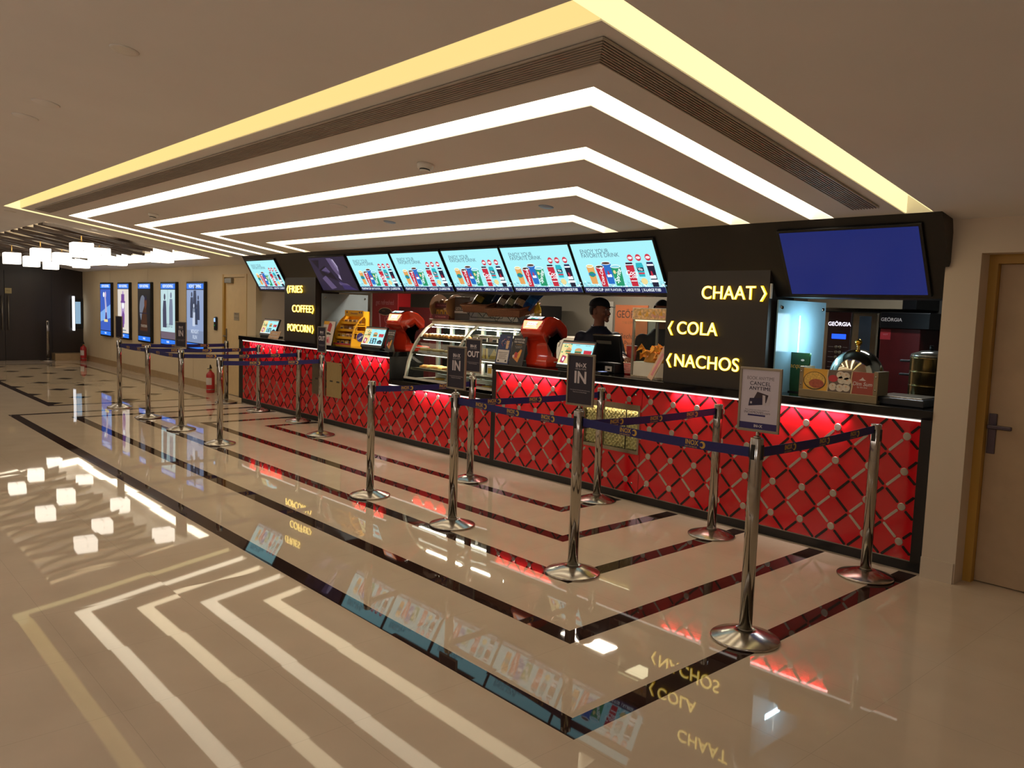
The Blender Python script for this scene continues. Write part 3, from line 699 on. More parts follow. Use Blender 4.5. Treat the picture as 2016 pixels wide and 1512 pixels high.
# film scene screen and blue standby screen
t = tv_thing('screen showing a dark purple film scene, right of the FRIES column', -7.385, .93); tv_body(t, .93)
mb = MB(); wd, hd = .905, .47
mb.rect(-wd / 2, wd / 2, -hd / 2, hd / 2, glow('film_deep_purple', '2A2340', .8, True), FL); s_ = mb.build('screen', t)
mb = MB(); V1 = glow('film_mauve', '6C5C86', .7); V2 = glow('film_pale', 'B3A6C8', .9); V3 = glow('film_dark', '16122A', .6); V4 = glow('film_violet', '3A3068', .8)
for P, m in (([(.0, .22), (.12, .22), (.2, .05), (.13, -.05), (.05, .06)], V1), ([(.09, .21), (.16, .2), (.2, .1), (.17, .03), (.12, .1)], V2), ([(-.3, .06), (-.12, .12), (-.02, .02), (.06, -.1), (-.12, -.05), (-.28, -.02)], V3), ([(-.26, .05), (-.1, .1), (-.04, .03), (-.12, .0)], V1),
             ([(-.32, -.06), (-.2, -.02), (-.06, -.2), (-.2, -.22)], V1), ([(.08, -.1), (.3, -.18), (.42, -.23), (.12, -.22)], V4), ([(-.4, .2), (-.2, .2), (-.3, .08)], V3), ([(.12, -.0), (.16, -.02), (.15, -.09), (.11, -.06)], V2), ([(.05, -.12), (.24, -.14), (.3, -.17), (.06, -.16)], V1)):
    mb.flat(P if Vector((P[1][0] - P[0][0], P[1][1] - P[0][1])).cross(Vector((P[2][0] - P[1][0], P[2][1] - P[1][1]))) > 0 else P[::-1], m, FL, .001)
mb.build('film_picture', s_)
t = tv_thing('large dark blue standby screen at the right end of the fascia', -.573, .96); tv_body(t, .97)
BLUE = mat('blue_standby_screen', '05070F', .2, emit=.42, ecol='1A2C7C', vary=0)
mb = MB(); mb.rect(-.465, .465, -.235, .235, BLUE, FL); s_ = mb.build('screen', t)

# ------------------------------------------------------------------ queue posts, belts and sign holders
def belt(t, p0, p1, z, o):
    p0 = Vector((*p0, z)); p1 = Vector((*p1, z)); d = (p1 - p0).normalized(); p0 = p0 + d * .033; p1 = p1 - d * .033; ln = (p1 - p0).length
    n = Vector((d.y, -d.x, 0)); mb = MB(); N = 10; rows = []
    for k in range(N + 1):
        q = k / N; sag = -.012 * math.sin(math.pi * q) * min(1, ln); c = p0 + d * ln * q - o + Vector((0, 0, sag))
        rows.append([mb.bm.verts.new(c + n * a + Vector((0, 0, b))) for a, b in ((-.001, -.0245), (.001, -.0245), (.001, .0245), (-.001, .0245))])
    for A, B in zip(rows, rows[1:]):
        for i in range(4): mb.face([A[i], A[(i + 1) % 4], B[(i + 1) % 4], B[i]], NAVY)
    mb.face(rows[0], NAVY); mb.face(rows[-1][::-1], NAVY)
    bo = mb.build('belt', t)
    r = d.copy()
    if r.dot(_r) < 0: r = -r
    mb = MB(); cnt = max(1, int((ln - .1) / .37)); nn = r.cross(Vector((0, 0, 1)))
    for k in range(cnt):
        q = (k + .75) / (cnt + .5); 
        c = p0 + d * ln * (q if r.dot(d) > 0 else 1 - q) - o + Vector((0, 0, -.012 * math.sin(math.pi * q) * min(1, ln))) + nn * .0016
        M = face_M(c, r)
        mb.text('INOX', M @ Matrix.Translation((-.006, .005, 0)), .036, GOLD, 0, .03, 'CENTER', 0, 1.05, .88)
        mb.text('LIVE THE MOVIE', M @ Matrix.Translation((-.01, -.0175, 0)), .011, GOLD, 0, .01, 'CENTER')
        P = []
        for a in range(40, 321, 20): P.append((.062 + .019 * math.cos(R_(a + 180)), .001 + .019 * math.sin(R_(a + 180))))
        for a in range(320, 39, -20): P.append((.056 + .011 * math.cos(R_(a + 180)), .001 + .011 * math.sin(R_(a + 180))))
        V = [mb.bm.verts.new(M @ Vector((p[0], p[1], .0))) for p in P]; h = len(V) // 2
        for i in range(h - 1): mb.face([V[i], V[i + 1], V[-2 - i], V[-1 - i]], GOLD)
    mb.build('belt_print', bo, keepn=True)
SATINB = mat('satin_chrome_base', 'B4ADA4', .2, metal=1., vary=.03)
POSTS = {}
def post(key, x, y, lab, h=.975, belts=()):
    t = thing('queue_post', lab, 'queue post', (x, y, 0), group='chrome queue posts'); o = Vector((x, y, 0)); POSTS[key] = (x, y, h)
    mb = MB(); mb.lathe([(0, .0), (.168, 0), (.17, .004), (.17, .012), (.165, .016), (.06, .05), (.046, .053), (.045, .05), (0, .05)], (0, 0, 0), SATINB, 56); mb.build('base', t)
    mb = MB(); mb.lathe([(.0325, .05), (.0325, h - .004), (.030, h), (0, h)], (0, 0, 0), CHROME, 32); mb.lathe([(.0345, .05), (.0345, .058)], (0, 0, 0), GREYMETAL, 32); mb.build('pole', t)
    mb = MB()
    for a in range(4):
        M = Matrix.Rotation(R_(90 * a), 4, 'Z'); mb.rbox(.029, .0365, -.011, .011, h - .105, h - .03, BLKP, .003, M)
    mb.build('belt_socket', t)
    for p1, zz in belts: belt(t, (x, y), p1, zz, o)
    return t
A1 = (-10.524, -1.745); A2 = (-9.29, -1.745); A3 = (-8.055, -1.75); A4 = (-6.852, -1.757)
B1 = (-10.45, -.19); B2 = (-9.297, -.185); B3 = (-8.043, -.19); B4 = (-6.857, -.5)
C1 = (-3.803, -1.71); C2 = (-2.668, -1.71); C3 = (-3.832, -.6); D1 = (-1.371, -1.777); D2 = (-2.592, -.2); D3 = (-1.356, -.314); E1 = (-.141, -1.815); E2 = (-.214, -.309)
bz = .975 - .066
post('A1', *A1, 'far left queue post carrying a sign seen edge on, belts to its right', .985, ((A2, bz), (B1, bz)))
post('A2', *A2, 'queue post second from the left in the front row, no sign, two belts crossing it', .975, ((A3, bz), (B2, bz)))
post('A3', *A3, 'queue post with the tilted IN sign in the far left lane group', .985, ((B3, bz),))
post('A4', *A4, 'fourth front row post from the left, with a red fire extinguisher behind it', .975, ((B4, bz),))
post('B1', *B1, 'back post beside the cream wall at the left end of the counter', .975)
post('B2', *B2, 'back post close to the left end of the red counter front', .975)
post('B3', *B3, 'back post in front of the left steel access plate', .975)
post('B4', *B4, 'queue post with the narrow OUT sign in front of the right steel access plate', .985)
post('C1', *C1, 'lone post at the start of the middle lane, left of the nearer IN sign posts', .975, ((C3, bz),))
post('C2', *C2, 'queue post with the smaller IN sign in front of the pastry case', .985, ((D1, .935), (D2, .915)))
post('C3', *C3, 'queue post with the OUT sign close to the middle counter', .985)
post('D1', *D1, 'queue post with the bigger IN sign, in the front row', 1.01, ((E1, .945), (D3, .925)))
post('D2', *D2, 'short looking back post in front of the popcorn window', .975)
post('D3', *D3, 'back post between the popcorn window and the cancel anytime sign', .975)
post('E1', *E1, 'nearest and biggest queue post, carrying the cancel anytime sign', 1.02, ((E2, .945),))
post('E2', *E2, 'rightmost queue post near the right end of the counter', .975)
post('F', -20.15, -.6, 'distant lone queue post in front of the dark wall', .975)
SNAVY = mat('dark_indigo_sign_sheet', '1E1A2C', .35, vary=.05); SWHITE = mat('sign_white_print', 'C9BFC4', .6, vary=.02); FRM = mat('snap_frame_aluminium', '9A9080', .32, metal=.7, vary=.06)
def sign(key, rz, lab, kind):
    x, y, h = POSTS[key]; t = thing('sign_holder', lab, 'sign', (x, y, h), R_(rz), group='snap frame signs on queue posts')
    mb = MB(); mb.rod((0, 0, 0), (0, 0, .03), .008, CHROME, 12); mb.rod((0, 0, 0), (0, 0, .008), .018, CHROME, 16); mb.build('stem', t)
    w2, z0, z1 = .1075, .03, .345; b = .012
    mb = MB(); mb.rbox(-w2, w2, -.007, .007, z0, z0 + b, FRM, .002); mb.rbox(-w2, w2, -.007, .007, z1 - b, z1, FRM, .002); mb.rbox(-w2, -w2 + b, -.007, .007, z0 + b, z1 - b, FRM, .002); mb.rbox(w2 - b, w2, -.007, .007, z0 + b, z1 - b, FRM, .002); mb.build('frame', t)
    c = (z0 + z1) / 2; mb = MB(); M = face_M((0, -.0032, c), *FRONT)
    def logo(yy, s, m, M=M):
        M = M @ Matrix.Translation((0, 0, .0012))
        mb.text('IN', M @ Matrix.Translation((-s * .62, yy, 0)), s, m, 0, .05); mb.text('X', M @ Matrix.Translation((s * .88, yy, 0)), s, m, 0, .05)
        mb.disc((s * .2, yy), s * .22, s * .22, GOLD if m != SWHITE else m, M, 10, .0); mb.disc((s * .2, yy), s * .1, s * .1, SNAVY, M, 8, .0007)
    if kind in ('IN', 'OUT'):
        mb.box(-w2 + b, w2 - b, -.003, .003, z0 + b, z1 - b, SNAVY); sh = mb.build('sheet', t); mb = MB()
        logo(.088, .035, SWHITE); mb.text('LIVE the MOVIE', M @ Matrix.Translation((0, .066, 0)), .013, SWHITE)
        mb.text(kind, M @ Matrix.Translation((0, .012, 0)), .1 if kind == 'IN' else .075, SWHITE, 0, .03)
        mb.text('If you want your film and snacks with one tap,', M @ Matrix.Translation((0, -.062, 0)), .0085, SWHITE); mb.text('Please ask for the Duty Manager', M @ Matrix.Translation((0, -.074, 0)), .0085, SWHITE)
        mb.build('print', sh)
    else:
        SH = mat('white_sign_sheet', 'C9C0CC', .45, vary=.03)
        mb.box(-w2 + b, w2 - b, -.003, .003, z0 + b, z1 - b, SH); sh = mb.build('sheet', t); mb = MB(); INK = mat('indigo_ink', '241C3C', .6); INK2 = mat('grey_ink', '6E6570', .6); PUR = mat('purple_footer', '2B2060', .5)
        mb.text('BOOK ANYTIME', M @ Matrix.Translation((0, .105, 0)), .024, INK2, 0, 0, sx=.8); mb.text('CANCEL', M @ Matrix.Translation((0, .079, 0)), .0265, INK, 0, .009, spacing=1.08); [mb.text('ANYTIME', M @ Matrix.Translation((q, .055 + abs(q) * .3, abs(q) * .2)), .025, INK, 0, 0, spacing=1.08) for q in (-.0005, .0003, .0007)]
        mb.flat([(-.055, -.032), (.02, -.022), (.018, .012), (-.05, .006)], INK, M, .0004); mb.flat([(-.03, .005), (.035, -.012), (.045, .026), (-.012, .04)], mat('wallet_plum', '3A2A34', .6), M, .0002)
        mb.flat([(.018, -.024), (.032, -.026), (.03, .024), (.016, .026)], SWHITE, M, .001); mb.flat([(.038, -.026), (.05, -.02), (.056, .016), (.044, .012)], SWHITE, M, .001); mb.rect(-.046, -.037, -.02, -.01, SWHITE, M, .0012)
        mb.text('Now cancel your tickets anytime on', M @ Matrix.Translation((-.008, -.05, 0)), .0085, INK); mb.text('INOXMOVIES.com', M @ Matrix.Translation((-.008, -.063, 0)), .017, INK, 0, .0); mb.rect(-.055, .035, -.08, -.072, PUR, M)
        mb.rect(-w2 + b, w2 - b, -.1445, -.113, PUR, M); logo(-.129, .018, SWHITE); mb.build('print', sh)
    return t
sign('C2', 0, 'framed IN sign in front of the pastry case, next to the OUT sign', 'IN')
sign('D1', 2, 'IN sign in an aluminium frame in front of the right order screen', 'IN')
sign('C3', 3, 'OUT sign partly hidden behind an IN sign, in front of the pastry case', 'OUT')
sign('E1', 6, 'white framed sign saying book anytime, cancel anytime, on the nearest queue post', 'BOOK')
sign('B4', -2, 'narrow looking OUT sign in front of the yellow chocolate display', 'OUT')
sign('A3', 14, 'IN sign seen at an angle in front of the light boxes', 'IN')
sign('A1', 187, 'sign seen almost edge on with its back turned, left of the second light box', 'OUT')
# ------------------------------------------------------------------ things standing on the counters
def order_screen(lab, x0, x1, y, z=TOP, seed=1):
    w = x1 - x0; t = thing('order_screen', lab, 'order screen', ((x0 + x1) / 2, y, z), group='order screens on the counters'); tilt = R_(-20)
    M0 = Matrix.Translation((0, 0, .02)) @ Matrix.Rotation(tilt, 4, 'X'); h = .275
    mb = MB(); mb.rbox(-w / 2 + .03, w / 2 - .03, -.01, .15, 0, .018, BLKP, .004); mb.prism([(.04, .01), (.14, .01), (.13, .14), (.09, .16)], 'x', -w * .2, w * .2, BLKP); mb.build('base', t)
    mb = MB(); mb.rbox(-w / 2, w / 2, -.014, .016, 0, h, BLKP, .006, M0); mb.build('housing', t)
    F = M0 @ face_M((0, -.0146, h / 2), *FRONT); sw, sh = w / 2 - .012, h / 2 - .014; rn = random.Random(seed)
    mb = MB(); mb.rect(-sw, sw, -sh + .022, sh - .02, CY, F); s_ = mb.build('screen', t)
    mb = MB(); a, b = -sh + .022, sh - .02
    def X(u): return -sw + 2 * sw * u
    def Z(v): return b - (b - a) * v
    mb.rect(X(0), X(.32), Z(.98), Z(.02), YEL, F, .0008); mb.rect(X(.0), X(1), Z(1), Z(.95), WH, F, .001)
    for k in range(26): 
        u, v = rn.random() * .3, rn.random() * .5; mb.rect(X(u), X(u + .05), Z(v + .05), Z(v), rn.choice([ORA, YEL, YEL, GRN]), F, .0012)
    def burger(u, v, s):
        mb.disc((X(u), Z(v)), s * 1.1, s * .55, glow('menu_bun', 'D9A06A', 1.), F, 18, .0016); mb.rect(X(u) - s, X(u) + s, Z(v) - s * .45, Z(v) - s * .2, GRN, F, .002); mb.rect(X(u) - s * .95, X(u) + s * .95, Z(v) - s * .62, Z(v) - s * .42, BRN, F, .0022); mb.rect(X(u) - s, X(u) + s, Z(v) - s * .95, Z(v) - s * .6, ORA, F, .0018)
    burger(.25, .3, .032); burger(.56, .3, .042)
    for u in (.78, .86, .93): mb.flat([(X(u) - .016, Z(.48)), (X(u) + .016, Z(.48)), (X(u) + .02, Z(.28)), (X(u) - .02, Z(.28))], RD, F, .0016)
    mb.flat([(X(.06), Z(.9)), (X(.18), Z(.94)), (X(.24), Z(.62)), (X(.1), Z(.56))], glow('menu_magenta_cup', 'B83A66', 1.), F, .0018); mb.disc((X(.15), Z(.75)), .012, .02, WH, F, 14, .0024); mb.disc((X(.3), Z(.72)), .03, .025, YEL, F, 14, .0014)
    mb.rect(X(.4), X(.68), Z(.92), Z(.58), DKB, F, .0012)
    for u, v in ((.47, .66), (.6, .7), (.48, .82), (.61, .85)): mb.disc((X(u), Z(v)), .02, .017, CY2, F, 14, .0018)
    mb.flat([(X(.76), Z(.9)), (X(.96), Z(.9)), (X(.98), Z(.74)), (X(.86), Z(.64)), (X(.74), Z(.76))], DKB, F, .0014); mb.rect(X(.77), X(.95), Z(.84), Z(.8), GRT, F, .0018)
    for u, q in ((.44, 'BURGERS'), (.74, 'MEAL DEALS')): mb.text(q, F @ Matrix.Translation((X(u), Z(.06), .0016)), .012, GRT, 0, 0, 'LEFT')
    mb.rect(-sw, sw, sh - .016, sh - .006, glow('copper_strip_glow', 'B98A70', .8), F)
    mb.build('picture', s_)
    return t
order_screen('order screen at the far left end of the counter, left of the FRIES column', -10.19, -9.66, .24, seed=1)
order_screen('order screen between the yellow chocolate display and the left red dispenser', -6.85, -6.37, .04, seed=2)
order_screen('order screen behind the bigger IN sign on the right counter', -3.37, -2.95, .03, seed=3)

DRED = mat('glossy_red_dispenser', 'C8321A', .12, vary=.05, coat=.6); LIT = glow('lit_dispenser_panel', 'FFA878', 2.0, True)
def dispenser(lab, x, y, z=TOP):
    t = thing('drinks_dispenser', lab, 'drinks dispenser', (x, y, z), group='red drinks dispensers'); hw = .145
    prof = [(0, 0), (-.005, .03), (.01, .06), (.02, .12), (.022, .2), (.012, .25), (-.03, .285), (-.085, .315), (-.1, .345), (-.095, .375), (-.05, .455), (-.02, .475), (.03, .49), (.1, .488), (.18, .465), (.26, .41), (.285, .37), (.285, .3), (.27, .285), (.2, .29), (.15, .275), (.122, .24), (.112, .16), (.118, .085), (.14, .068), (.36, .062), (.37, .05), (.37, 0)]
    tb = MB(); tb.prism(prof, 'x', -hw, hw, DRED)
    ed = [e for e in tb.bm.edges if abs(e.verts[0].co.x - e.verts[1].co.x) < 1e-6]
    bmesh.ops.bevel(tb.bm, geom=ed, offset=.018, segments=4, affect='EDGES', profile=.5, clamp_overlap=True)
    mb = MB(); mb.merge(tb, smooth=True); mb.build('body', t)
    u = Vector((0, .045, .08)).normalized(); F = face_M((0, -.0735, .414), (1, 0, 0), u)
    mb = MB(); mb.flat([(-.132, .03), (-.1, -.05), (.1, -.05), (.132, .03), (.127, .04), (-.127, .04)], LIT, F, .001); lp = mb.build('logo_panel', t)
    mb = MB(); mb.flat([(-.09, -.034), (.09, -.034), (.06, -.022), (0, -.029), (-.06, -.022)], WH, F, .0022); mb.rect(-.07, .07, -.012, .026, glow('logo_white_hot', 'FFF4EA', 2.), F, .002)
    mb.text('Coca-Cola', F @ Matrix.Translation((0, .006, .0035)), .036, RD, .25, .015); mb.build('logo_print', lp)
    u2 = Vector((0, .055, .028)).normalized(); F2 = face_M((0, -.024, .4765), (1, 0, 0), u2)
    mb = MB(); mb.rect(-.125, .125, -.03, .03, BLKP, F2, .0005)
    for k, m in enumerate((WH, GRN, CY2, glow('flavour_pink', 'F0C4B8', 1.))): mb.rect(-.1 + k * .052, -.1 + k * .052 + .045, -.024, .026, WH, F2, .0014); mb.rect(-.1 + k * .052, -.1 + k * .052 + .045, -.024, -.006, m, F2, .002)
    mb.build('flavour_labels', t)
    mb = MB()
    for k in range(4): mb.rod((-.09 + .06 * k, .21, .286), (-.09 + .06 * k, .21, .245), .011, BLKP, 10); mb.tube([(-.09 + .06 * k, .23, .286), (-.09 + .06 * k, .235, .24), (-.09 + .06 * k, .215, .2)], .003, BLKP, 6)
    mb.build('nozzles', t)
    mb = MB(); mb.rbox(-.12, .12, .155, .35, .0625, .067, STEEL, .001); mb.build('drip_tray', t)
    mb = MB(); mb.rbox(-.15, .15, -.0055, .37, .03, .037, WHITEP, .001) if 0 else mb.rbox(-.157, .157, .1, .34, .048, .058, WHITEP, .002); mb.build('trim_line', t)
    return t
dispenser('red drinks dispenser on the left counter beside the pastry case', -6.30, .24)
dispenser('red drinks dispenser on the right counter next to the order screen', -3.74, .12)

def easel_card(lab, x, y, w, h, art, z=TOP, tilt=-12, rz=0, name='menu_card', cat='menu card'):
    t = thing(name, lab, cat, (x, y, z), R_(rz)); M0 = Matrix.Rotation(R_(tilt), 4, 'X')
    mb = MB(); mb.rbox(-w / 2, w / 2, -.002, .002, 0, h, BLKP, .001, M0); mb.build('board', t)
    s = math.sin(R_(-tilt)) * h
    mb = MB(); mb.prism([(.004, .0), (s * 1.1 + .03, 0), (s * .7, h * .7)], 'x', -.008, .008, GREYMETAL); mb.build('easel', t)
    F = M0 @ face_M((0, -.0022, h / 2), *FRONT); mb = MB(); art(mb, F, w, h); mb.build('print', t)
    return t
CB = mat('card_charcoal', '2B2526', .5, vary=.05); CW = mat('card_off_white', 'CBC1BC', .55, vary=.03); CN = mat('card_navy', '1E2C5A', .5, vary=.05); CO = mat('card_orange_food', 'CF8440', .6, vary=.3, scale=60); CR = mat('card_red', 'B5333A', .5, vary=.1); CY_ = mat('card_yellow', 'D9A23A', .5, vary=.1); CP = mat('card_pink', 'D98A92', .5, vary=.05); CT = mat('card_tan', 'C9A07C', .6, vary=.2, scale=40)
def art_refill(mb, F, w, h):
    mb.rect(-w / 2, w / 2, -h / 2, h / 2, CB, F); 
    mb.text('ALWAYS ASK', F @ Matrix.Translation((0, h * .37, .001)), h * .085, CW, 0, .02); mb.text('FOR YOUR BILL', F @ Matrix.Translation((0, h * .28, .001)), h * .085, CW, 0, .02, sx=.85)
    mb.text("IT'S IMPORTANT", F @ Matrix.Translation((0, h * .19, .001)), h * .04, CY_); mb.text('If you do not get your bill,', F @ Matrix.Translation((0, h * .13, .001)), h * .032, CW); mb.text('your order is on us.', F @ Matrix.Translation((0, h * .09, .001)), h * .032, CW)
    mb.flat([(-w * .3, -h * .25), (w * .1, -h * .4), (w * .22, -h * .2), (w * .3, h * .02), (w * .2, h * .05), (0, -h * .1), (-w * .2, -h * .08)], CO, F, .0008); mb.flat([(-w * .18, -h * .22), (0, -h * .26), (w * .02, -h * .08), (-w * .16, -h * .05)], CR, F, .0014); mb.flat([(w * .06, -h * .3), (w * .2, -h * .2), (w * .26, 0), (w * .14, 0)], CY_, F, .0014); mb.disc((-w * .26, -h * .2), w * .07, h * .05, CW, F, 12, .0014)
def art_gift(mb, F, w, h):
    mb.rect(-w / 2, w / 2, -h / 2, h / 2, CN, F); mb.flat([(-w * .42, -h * .46), (w * .42, -h * .46), (w * .42, -h * .02), (-w * .42, -h * .02)], CW, F, .0008)
    rn = random.Random(9)
    for k in range(24): x, y = rn.uniform(-.3, .3) * w, rn.uniform(.08, .36) * h; mb.rect(x, x + w * .05, y, y + h * .02, rn.choice([CR, CW, CP, CO]), F, .0009)
    mb.flat([(w * .12, h * .02), (w * .28, h * .02), (w * .32, h * .3), (w * .1, h * .3)], CT, F, .0012); mb.rect(-w * .36, w * .36, -h * .12, -h * .105, CB, F, .0014)
    for k in range(5): mb.rect(-w * .3, w * (.3 - .05 * (k % 2)), -h * (.17 + .04 * k), -h * (.165 + .04 * k) + .002, CB, F, .0014)
    mb.rect(w * .22, w * .34, -h * .42, -h * .36, CB, F, .0014); mb.rect(-w * .34, -w * .22, -h * .42, -h * .37, CB, F, .0014); mb.text('PREMIER', F @ Matrix.Translation((w * .2, h * .42, .001)), h * .04, CW)
def art_pop(mb, F, w, h):
    mb.rect(-w / 2, w / 2, -h / 2, h / 2, CW, F); mb.rect(-w / 2, -w * .02, h * .36, h / 2, CY_, F, .0008)
    mb.flat([(-w * .1, h * .1), (w * .2, h * .05), (w * .25, h * .35), (w * .1, h * .45), (-w * .05, h * .4)], CR, F, .001); mb.disc((0, -h * .02), w * .2, h * .05, CB, F, 18, .001); mb.disc((w * .2, -h * .04), w * .1, h * .035, CB, F, 14, .0012); mb.flat([(-w * .3, -h * .45), (w * .35, -h * .42), (w * .2, -h * .15), (-w * .2, -h * .2)], CP, F, .001); mb.flat([(-w * .1, -h * .4), (w * .2, -h * .38), (w * .15, -h * .25), (-w * .05, -h * .28)], CR, F, .0014)
easel_card('pale advertising card with a red pop art picture, behind the narrow OUT sign', -7.72, .03, .3, .32, art_pop, name='advertising_card', cat='card')
easel_card('dark menu card with orange food in front of the left red dispenser', -6.22, .035, .15, .265, art_refill)
easel_card('dark menu card with orange food in front of the right red dispenser', -3.94, .03, .2, .3, art_refill)
easel_card('navy and white menu card with a list, beside the pastry case', -4.15, .03, .2, .3, art_gift)
def art_plac(mb, F, w, h):
    mb.rect(-w / 2, w / 2, -h / 2, h / 2, CT, F); mb.text('RESERVED', F @ Matrix.Translation((0, h * .15, .001)), h * .3, CW, 0, .02); mb.rect(-w * .4, w * .4, -h * .28, -h * .2, CW, F, .001)
easel_card('small tan placard in front of the far left order screen', -9.43, .1, .34, .12, art_plac, tilt=-25, name='placard', cat='placard')

# yellow chocolate display
YP = mat('yellow_display_plastic', 'E0A21C', .35, vary=.06); PUR = mat('purple_footer', '2B2060', .5); CHO = mat('brown_wrapper', '6A4424', .4, vary=.3, scale=30); WRP = mat('gold_wrapper', 'BF9748', .35, vary=.3, scale=30)
t = thing('chocolate_display', 'yellow curved chocolate display stand with a purple roundel', 'display stand', (-7.46, .12, TOP), R_(6))
side = [(0, 0), (.3, 0), (.3, .46), (.2, .46), (.2, .4), (.12, .34), (.05, .24), (.01, .12)]
mb = MB(); mb.prism(side, 'x', -.2, -.188, YP); mb.build('left_side', t)
mb = MB()                                           # right side cut out behind the curve
mb.prism([(0, 0), (.3, 0), (.3, .46), (.2, .46), (.2, .4), (.235, .36), (.235, .1), (.03, .09), (.012, .1)], 'x', .188, .2, YP); mb.prism([(.01, .1), (.03, .1), (.07, .23), (.135, .325), (.21, .39), (.2, .4), (.12, .34), (.05, .24)], 'x', .188, .2, YP)
for z in (.17, .26): mb.box(.189, .199, .05, .235, z, z + .014, YP)
sd = mb.build('right_side', t)
mb = MB(); Fx = face_M((.2012, .15, .12), (0, 1, 0)); mb.disc((0, 0), .068, .068, YP, Fx, 28); mb.disc((0, 0), .06, .06, PUR, Fx, 28, .001); mb.text('Cadbury', Fx @ Matrix.Translation((0, 0, .002)) @ Matrix.Rotation(R_(28), 4, 'Z'), .03, WHITEP, .2, .01); mb.build('roundel', sd)
mb = MB(); mb.box(-.2, .2, .285, .3, 0, .46, YP); mb.build('back_panel', t)
mb = MB(); mb.box(-.2, .2, .195, .205, .39, .47, YP); Fh = face_M((0, .1945, .43), *FRONT); mb.text('Chocolates', Fh @ Matrix.Translation((0, .0, .001)), .034, PUR, .2, .01)
for x in (-.15, .12, .16): mb.disc((x, .015), .012, .012, PUR, Fh, 12, .0008)
hd_ = mb.build('header', t)
for k, (y0, z) in enumerate(((.005, .0), (.02, .09), (.06, .19), (.13, .285))):
    mb = MB(); mb.box(-.188, .188, y0, .285, z + .002, z + .012, YP); mb.box(-.188, .188, y0, y0 + .008, z + .012, z + .035, YP if k else CR); sh = mb.build('shelf', t)
rn = random.Random(5)
for k, (y0, z) in enumerate(((.02, .0), (.035, .09), (.075, .19), (.145, .285))):
    for j in range(4):
        x = -.14 + .092 * j; b = MB(); b.rbox(-.036, .036, -.012, .012, 0, .06 if k < 3 else .05, rn.choice([WRP, CHO, WRP, CT]), .004); Fz = face_M((0, -.0125, .03), *FRONT); b.rect(-.025, .025, -.012, .008, rn.choice([CHO, CW, PUR]), Fz)
        o = b.build('chocolate_pack'); M = t.matrix_basis; o.location = Matrix.Translation(t.location) @ Matrix.Rotation(R_(6), 4, 'Z') @ Vector((x, y0 + .035, z + .0125)); o.rotation_euler = (R_(-8), 0, R_(6))
        tag(o, 'gold or brown wrapped chocolate pack on the shelves of the yellow display', 'chocolate pack', 'chocolate packs in the yellow display')

# glass partitions beside the columns
def partition(lab, x, m):
    t = thing('glass_partition', lab, 'partition', (x, .06, TOP)); mb = MB(); mb.box(-.005, .005, 0, .72, 0, .685, m); mb.build('pane', t)
    mb = MB()
    for y in (.05, .67):
        for z in (.06, .63): mb.rod((-.012, y, z), (.014, y, z), .012, CHROME, 12)
    mb.build('fixings', t); return t
partition('grey frosted glass partition right of the FRIES column', -7.895, mat('grey_back_painted_glass', '7E8A92', .12, vary=.04))
tp = partition('pale blue frosted glass partition right of the CHAAT column', -1.15, mat('pale_blue_frosted_glass', '8FB4C4', .14, vary=.04))
LEDB = glow('cool_led_dots', 'E4F8FF', 4., True)
t = thing('led_strip', 'vertical strip of cool white LED dots on the pale blue partition', 'light strip', (-1.15, .38, 1.29))
mb = MB(); mb.box(.0055, .0075, -.009, .009, 0, .345, WHITEP); mb.build('carrier', t)
mb = MB()
for k in range(30): mb.box(.0075, .0095, -.006, .006, .006 + .0115 * k, .013 + .0115 * k, LEDB)
mb.build('diodes', t)
lamp('led_strip_lamp', (-1.12, .38, 1.46), .04, .34, 1.6, (.6, .88, 1), (0, R_(-90), 0))
lamp('led_strip_wash', (-.98, .38, 1.5), .3, .3, 1.4, (.6, .88, 1), (0, R_(90), 0))

# ------------------------------------------------------------------ curved pastry case
CASEW = mat('white_case_frame', 'CFC9BC', .35, vary=.04); CGL = glass_mat('curved_case_glass', clear=.97); SHELF = mat('case_shelf_steel', '8C8474', .3, metal=.7, vary=.1)
TUBE = glow('case_tube_light', 'FFF6E2', 3., True)
ZC = .74
prof = [(.1, .0), (.12, .1), (.145, .22), (.19, .34), (.25, .45), (.32, .54), (.4, .62), (.49, .675), (.58, .695)]
t = thing('pastry_case', 'curved glass pastry display case with two lit bays between the counters', 'display case', (-5.98, 0, ZC))
WC = 1.70
mb = MB(); mb.box(0, WC, .1, .58, 0, .02, CASEW); mb.box(0, WC, .1, .11, 0, .045, CASEW); mb.build('base', t)
inner = [(y + .028, z - .008 if k else z) for k, (y, z) in enumerate(prof)]
for k, x in enumerate((0, .85, WC - .03)):
    mb = MB(); mb.prism(prof + inner[::-1], 'x', x, x + .03, CASEW); mb.build('frame_rib', t)
for k, (a, b) in enumerate(((.03, .85), (.88, WC - .03))):
    mb = MB(); th = .004; up = [(y + .008, z) for y, z in prof]; dn = [(y + .012, z - .002) for y, z in prof]; mb.prism(up + dn[::-1], 'x', a + .001, b - .001, CGL); mb.build('curved_glass', t)
mb = MB(); mb.box(0, WC, .5, .62, .675, .705, CASEW); mb.box(0, WC, .57, .62, .02, .06, CASEW)
for x in (0, .27, .56, .85, 1.12, 1.4, WC - .04): mb.box(x, x + .04, .57, .61, .06, .675, CASEW)
mb.build('back_frame', t)
mb = MB(); mb.box(.01, WC - .01, .582, .588, .06, .675, glass_mat('case_back_glass', (.75, .85, .9), clear=.93)); mb.build('back_glass', t)
mb = MB(); mb.rbox(-.01, WC + .01, .46, .66, .706, .73, mat('brown_wood_top_board', '6A5440', .4, vary=.15, stretch=(.2, 2, 1)), .004); mb.build('top_board', t)
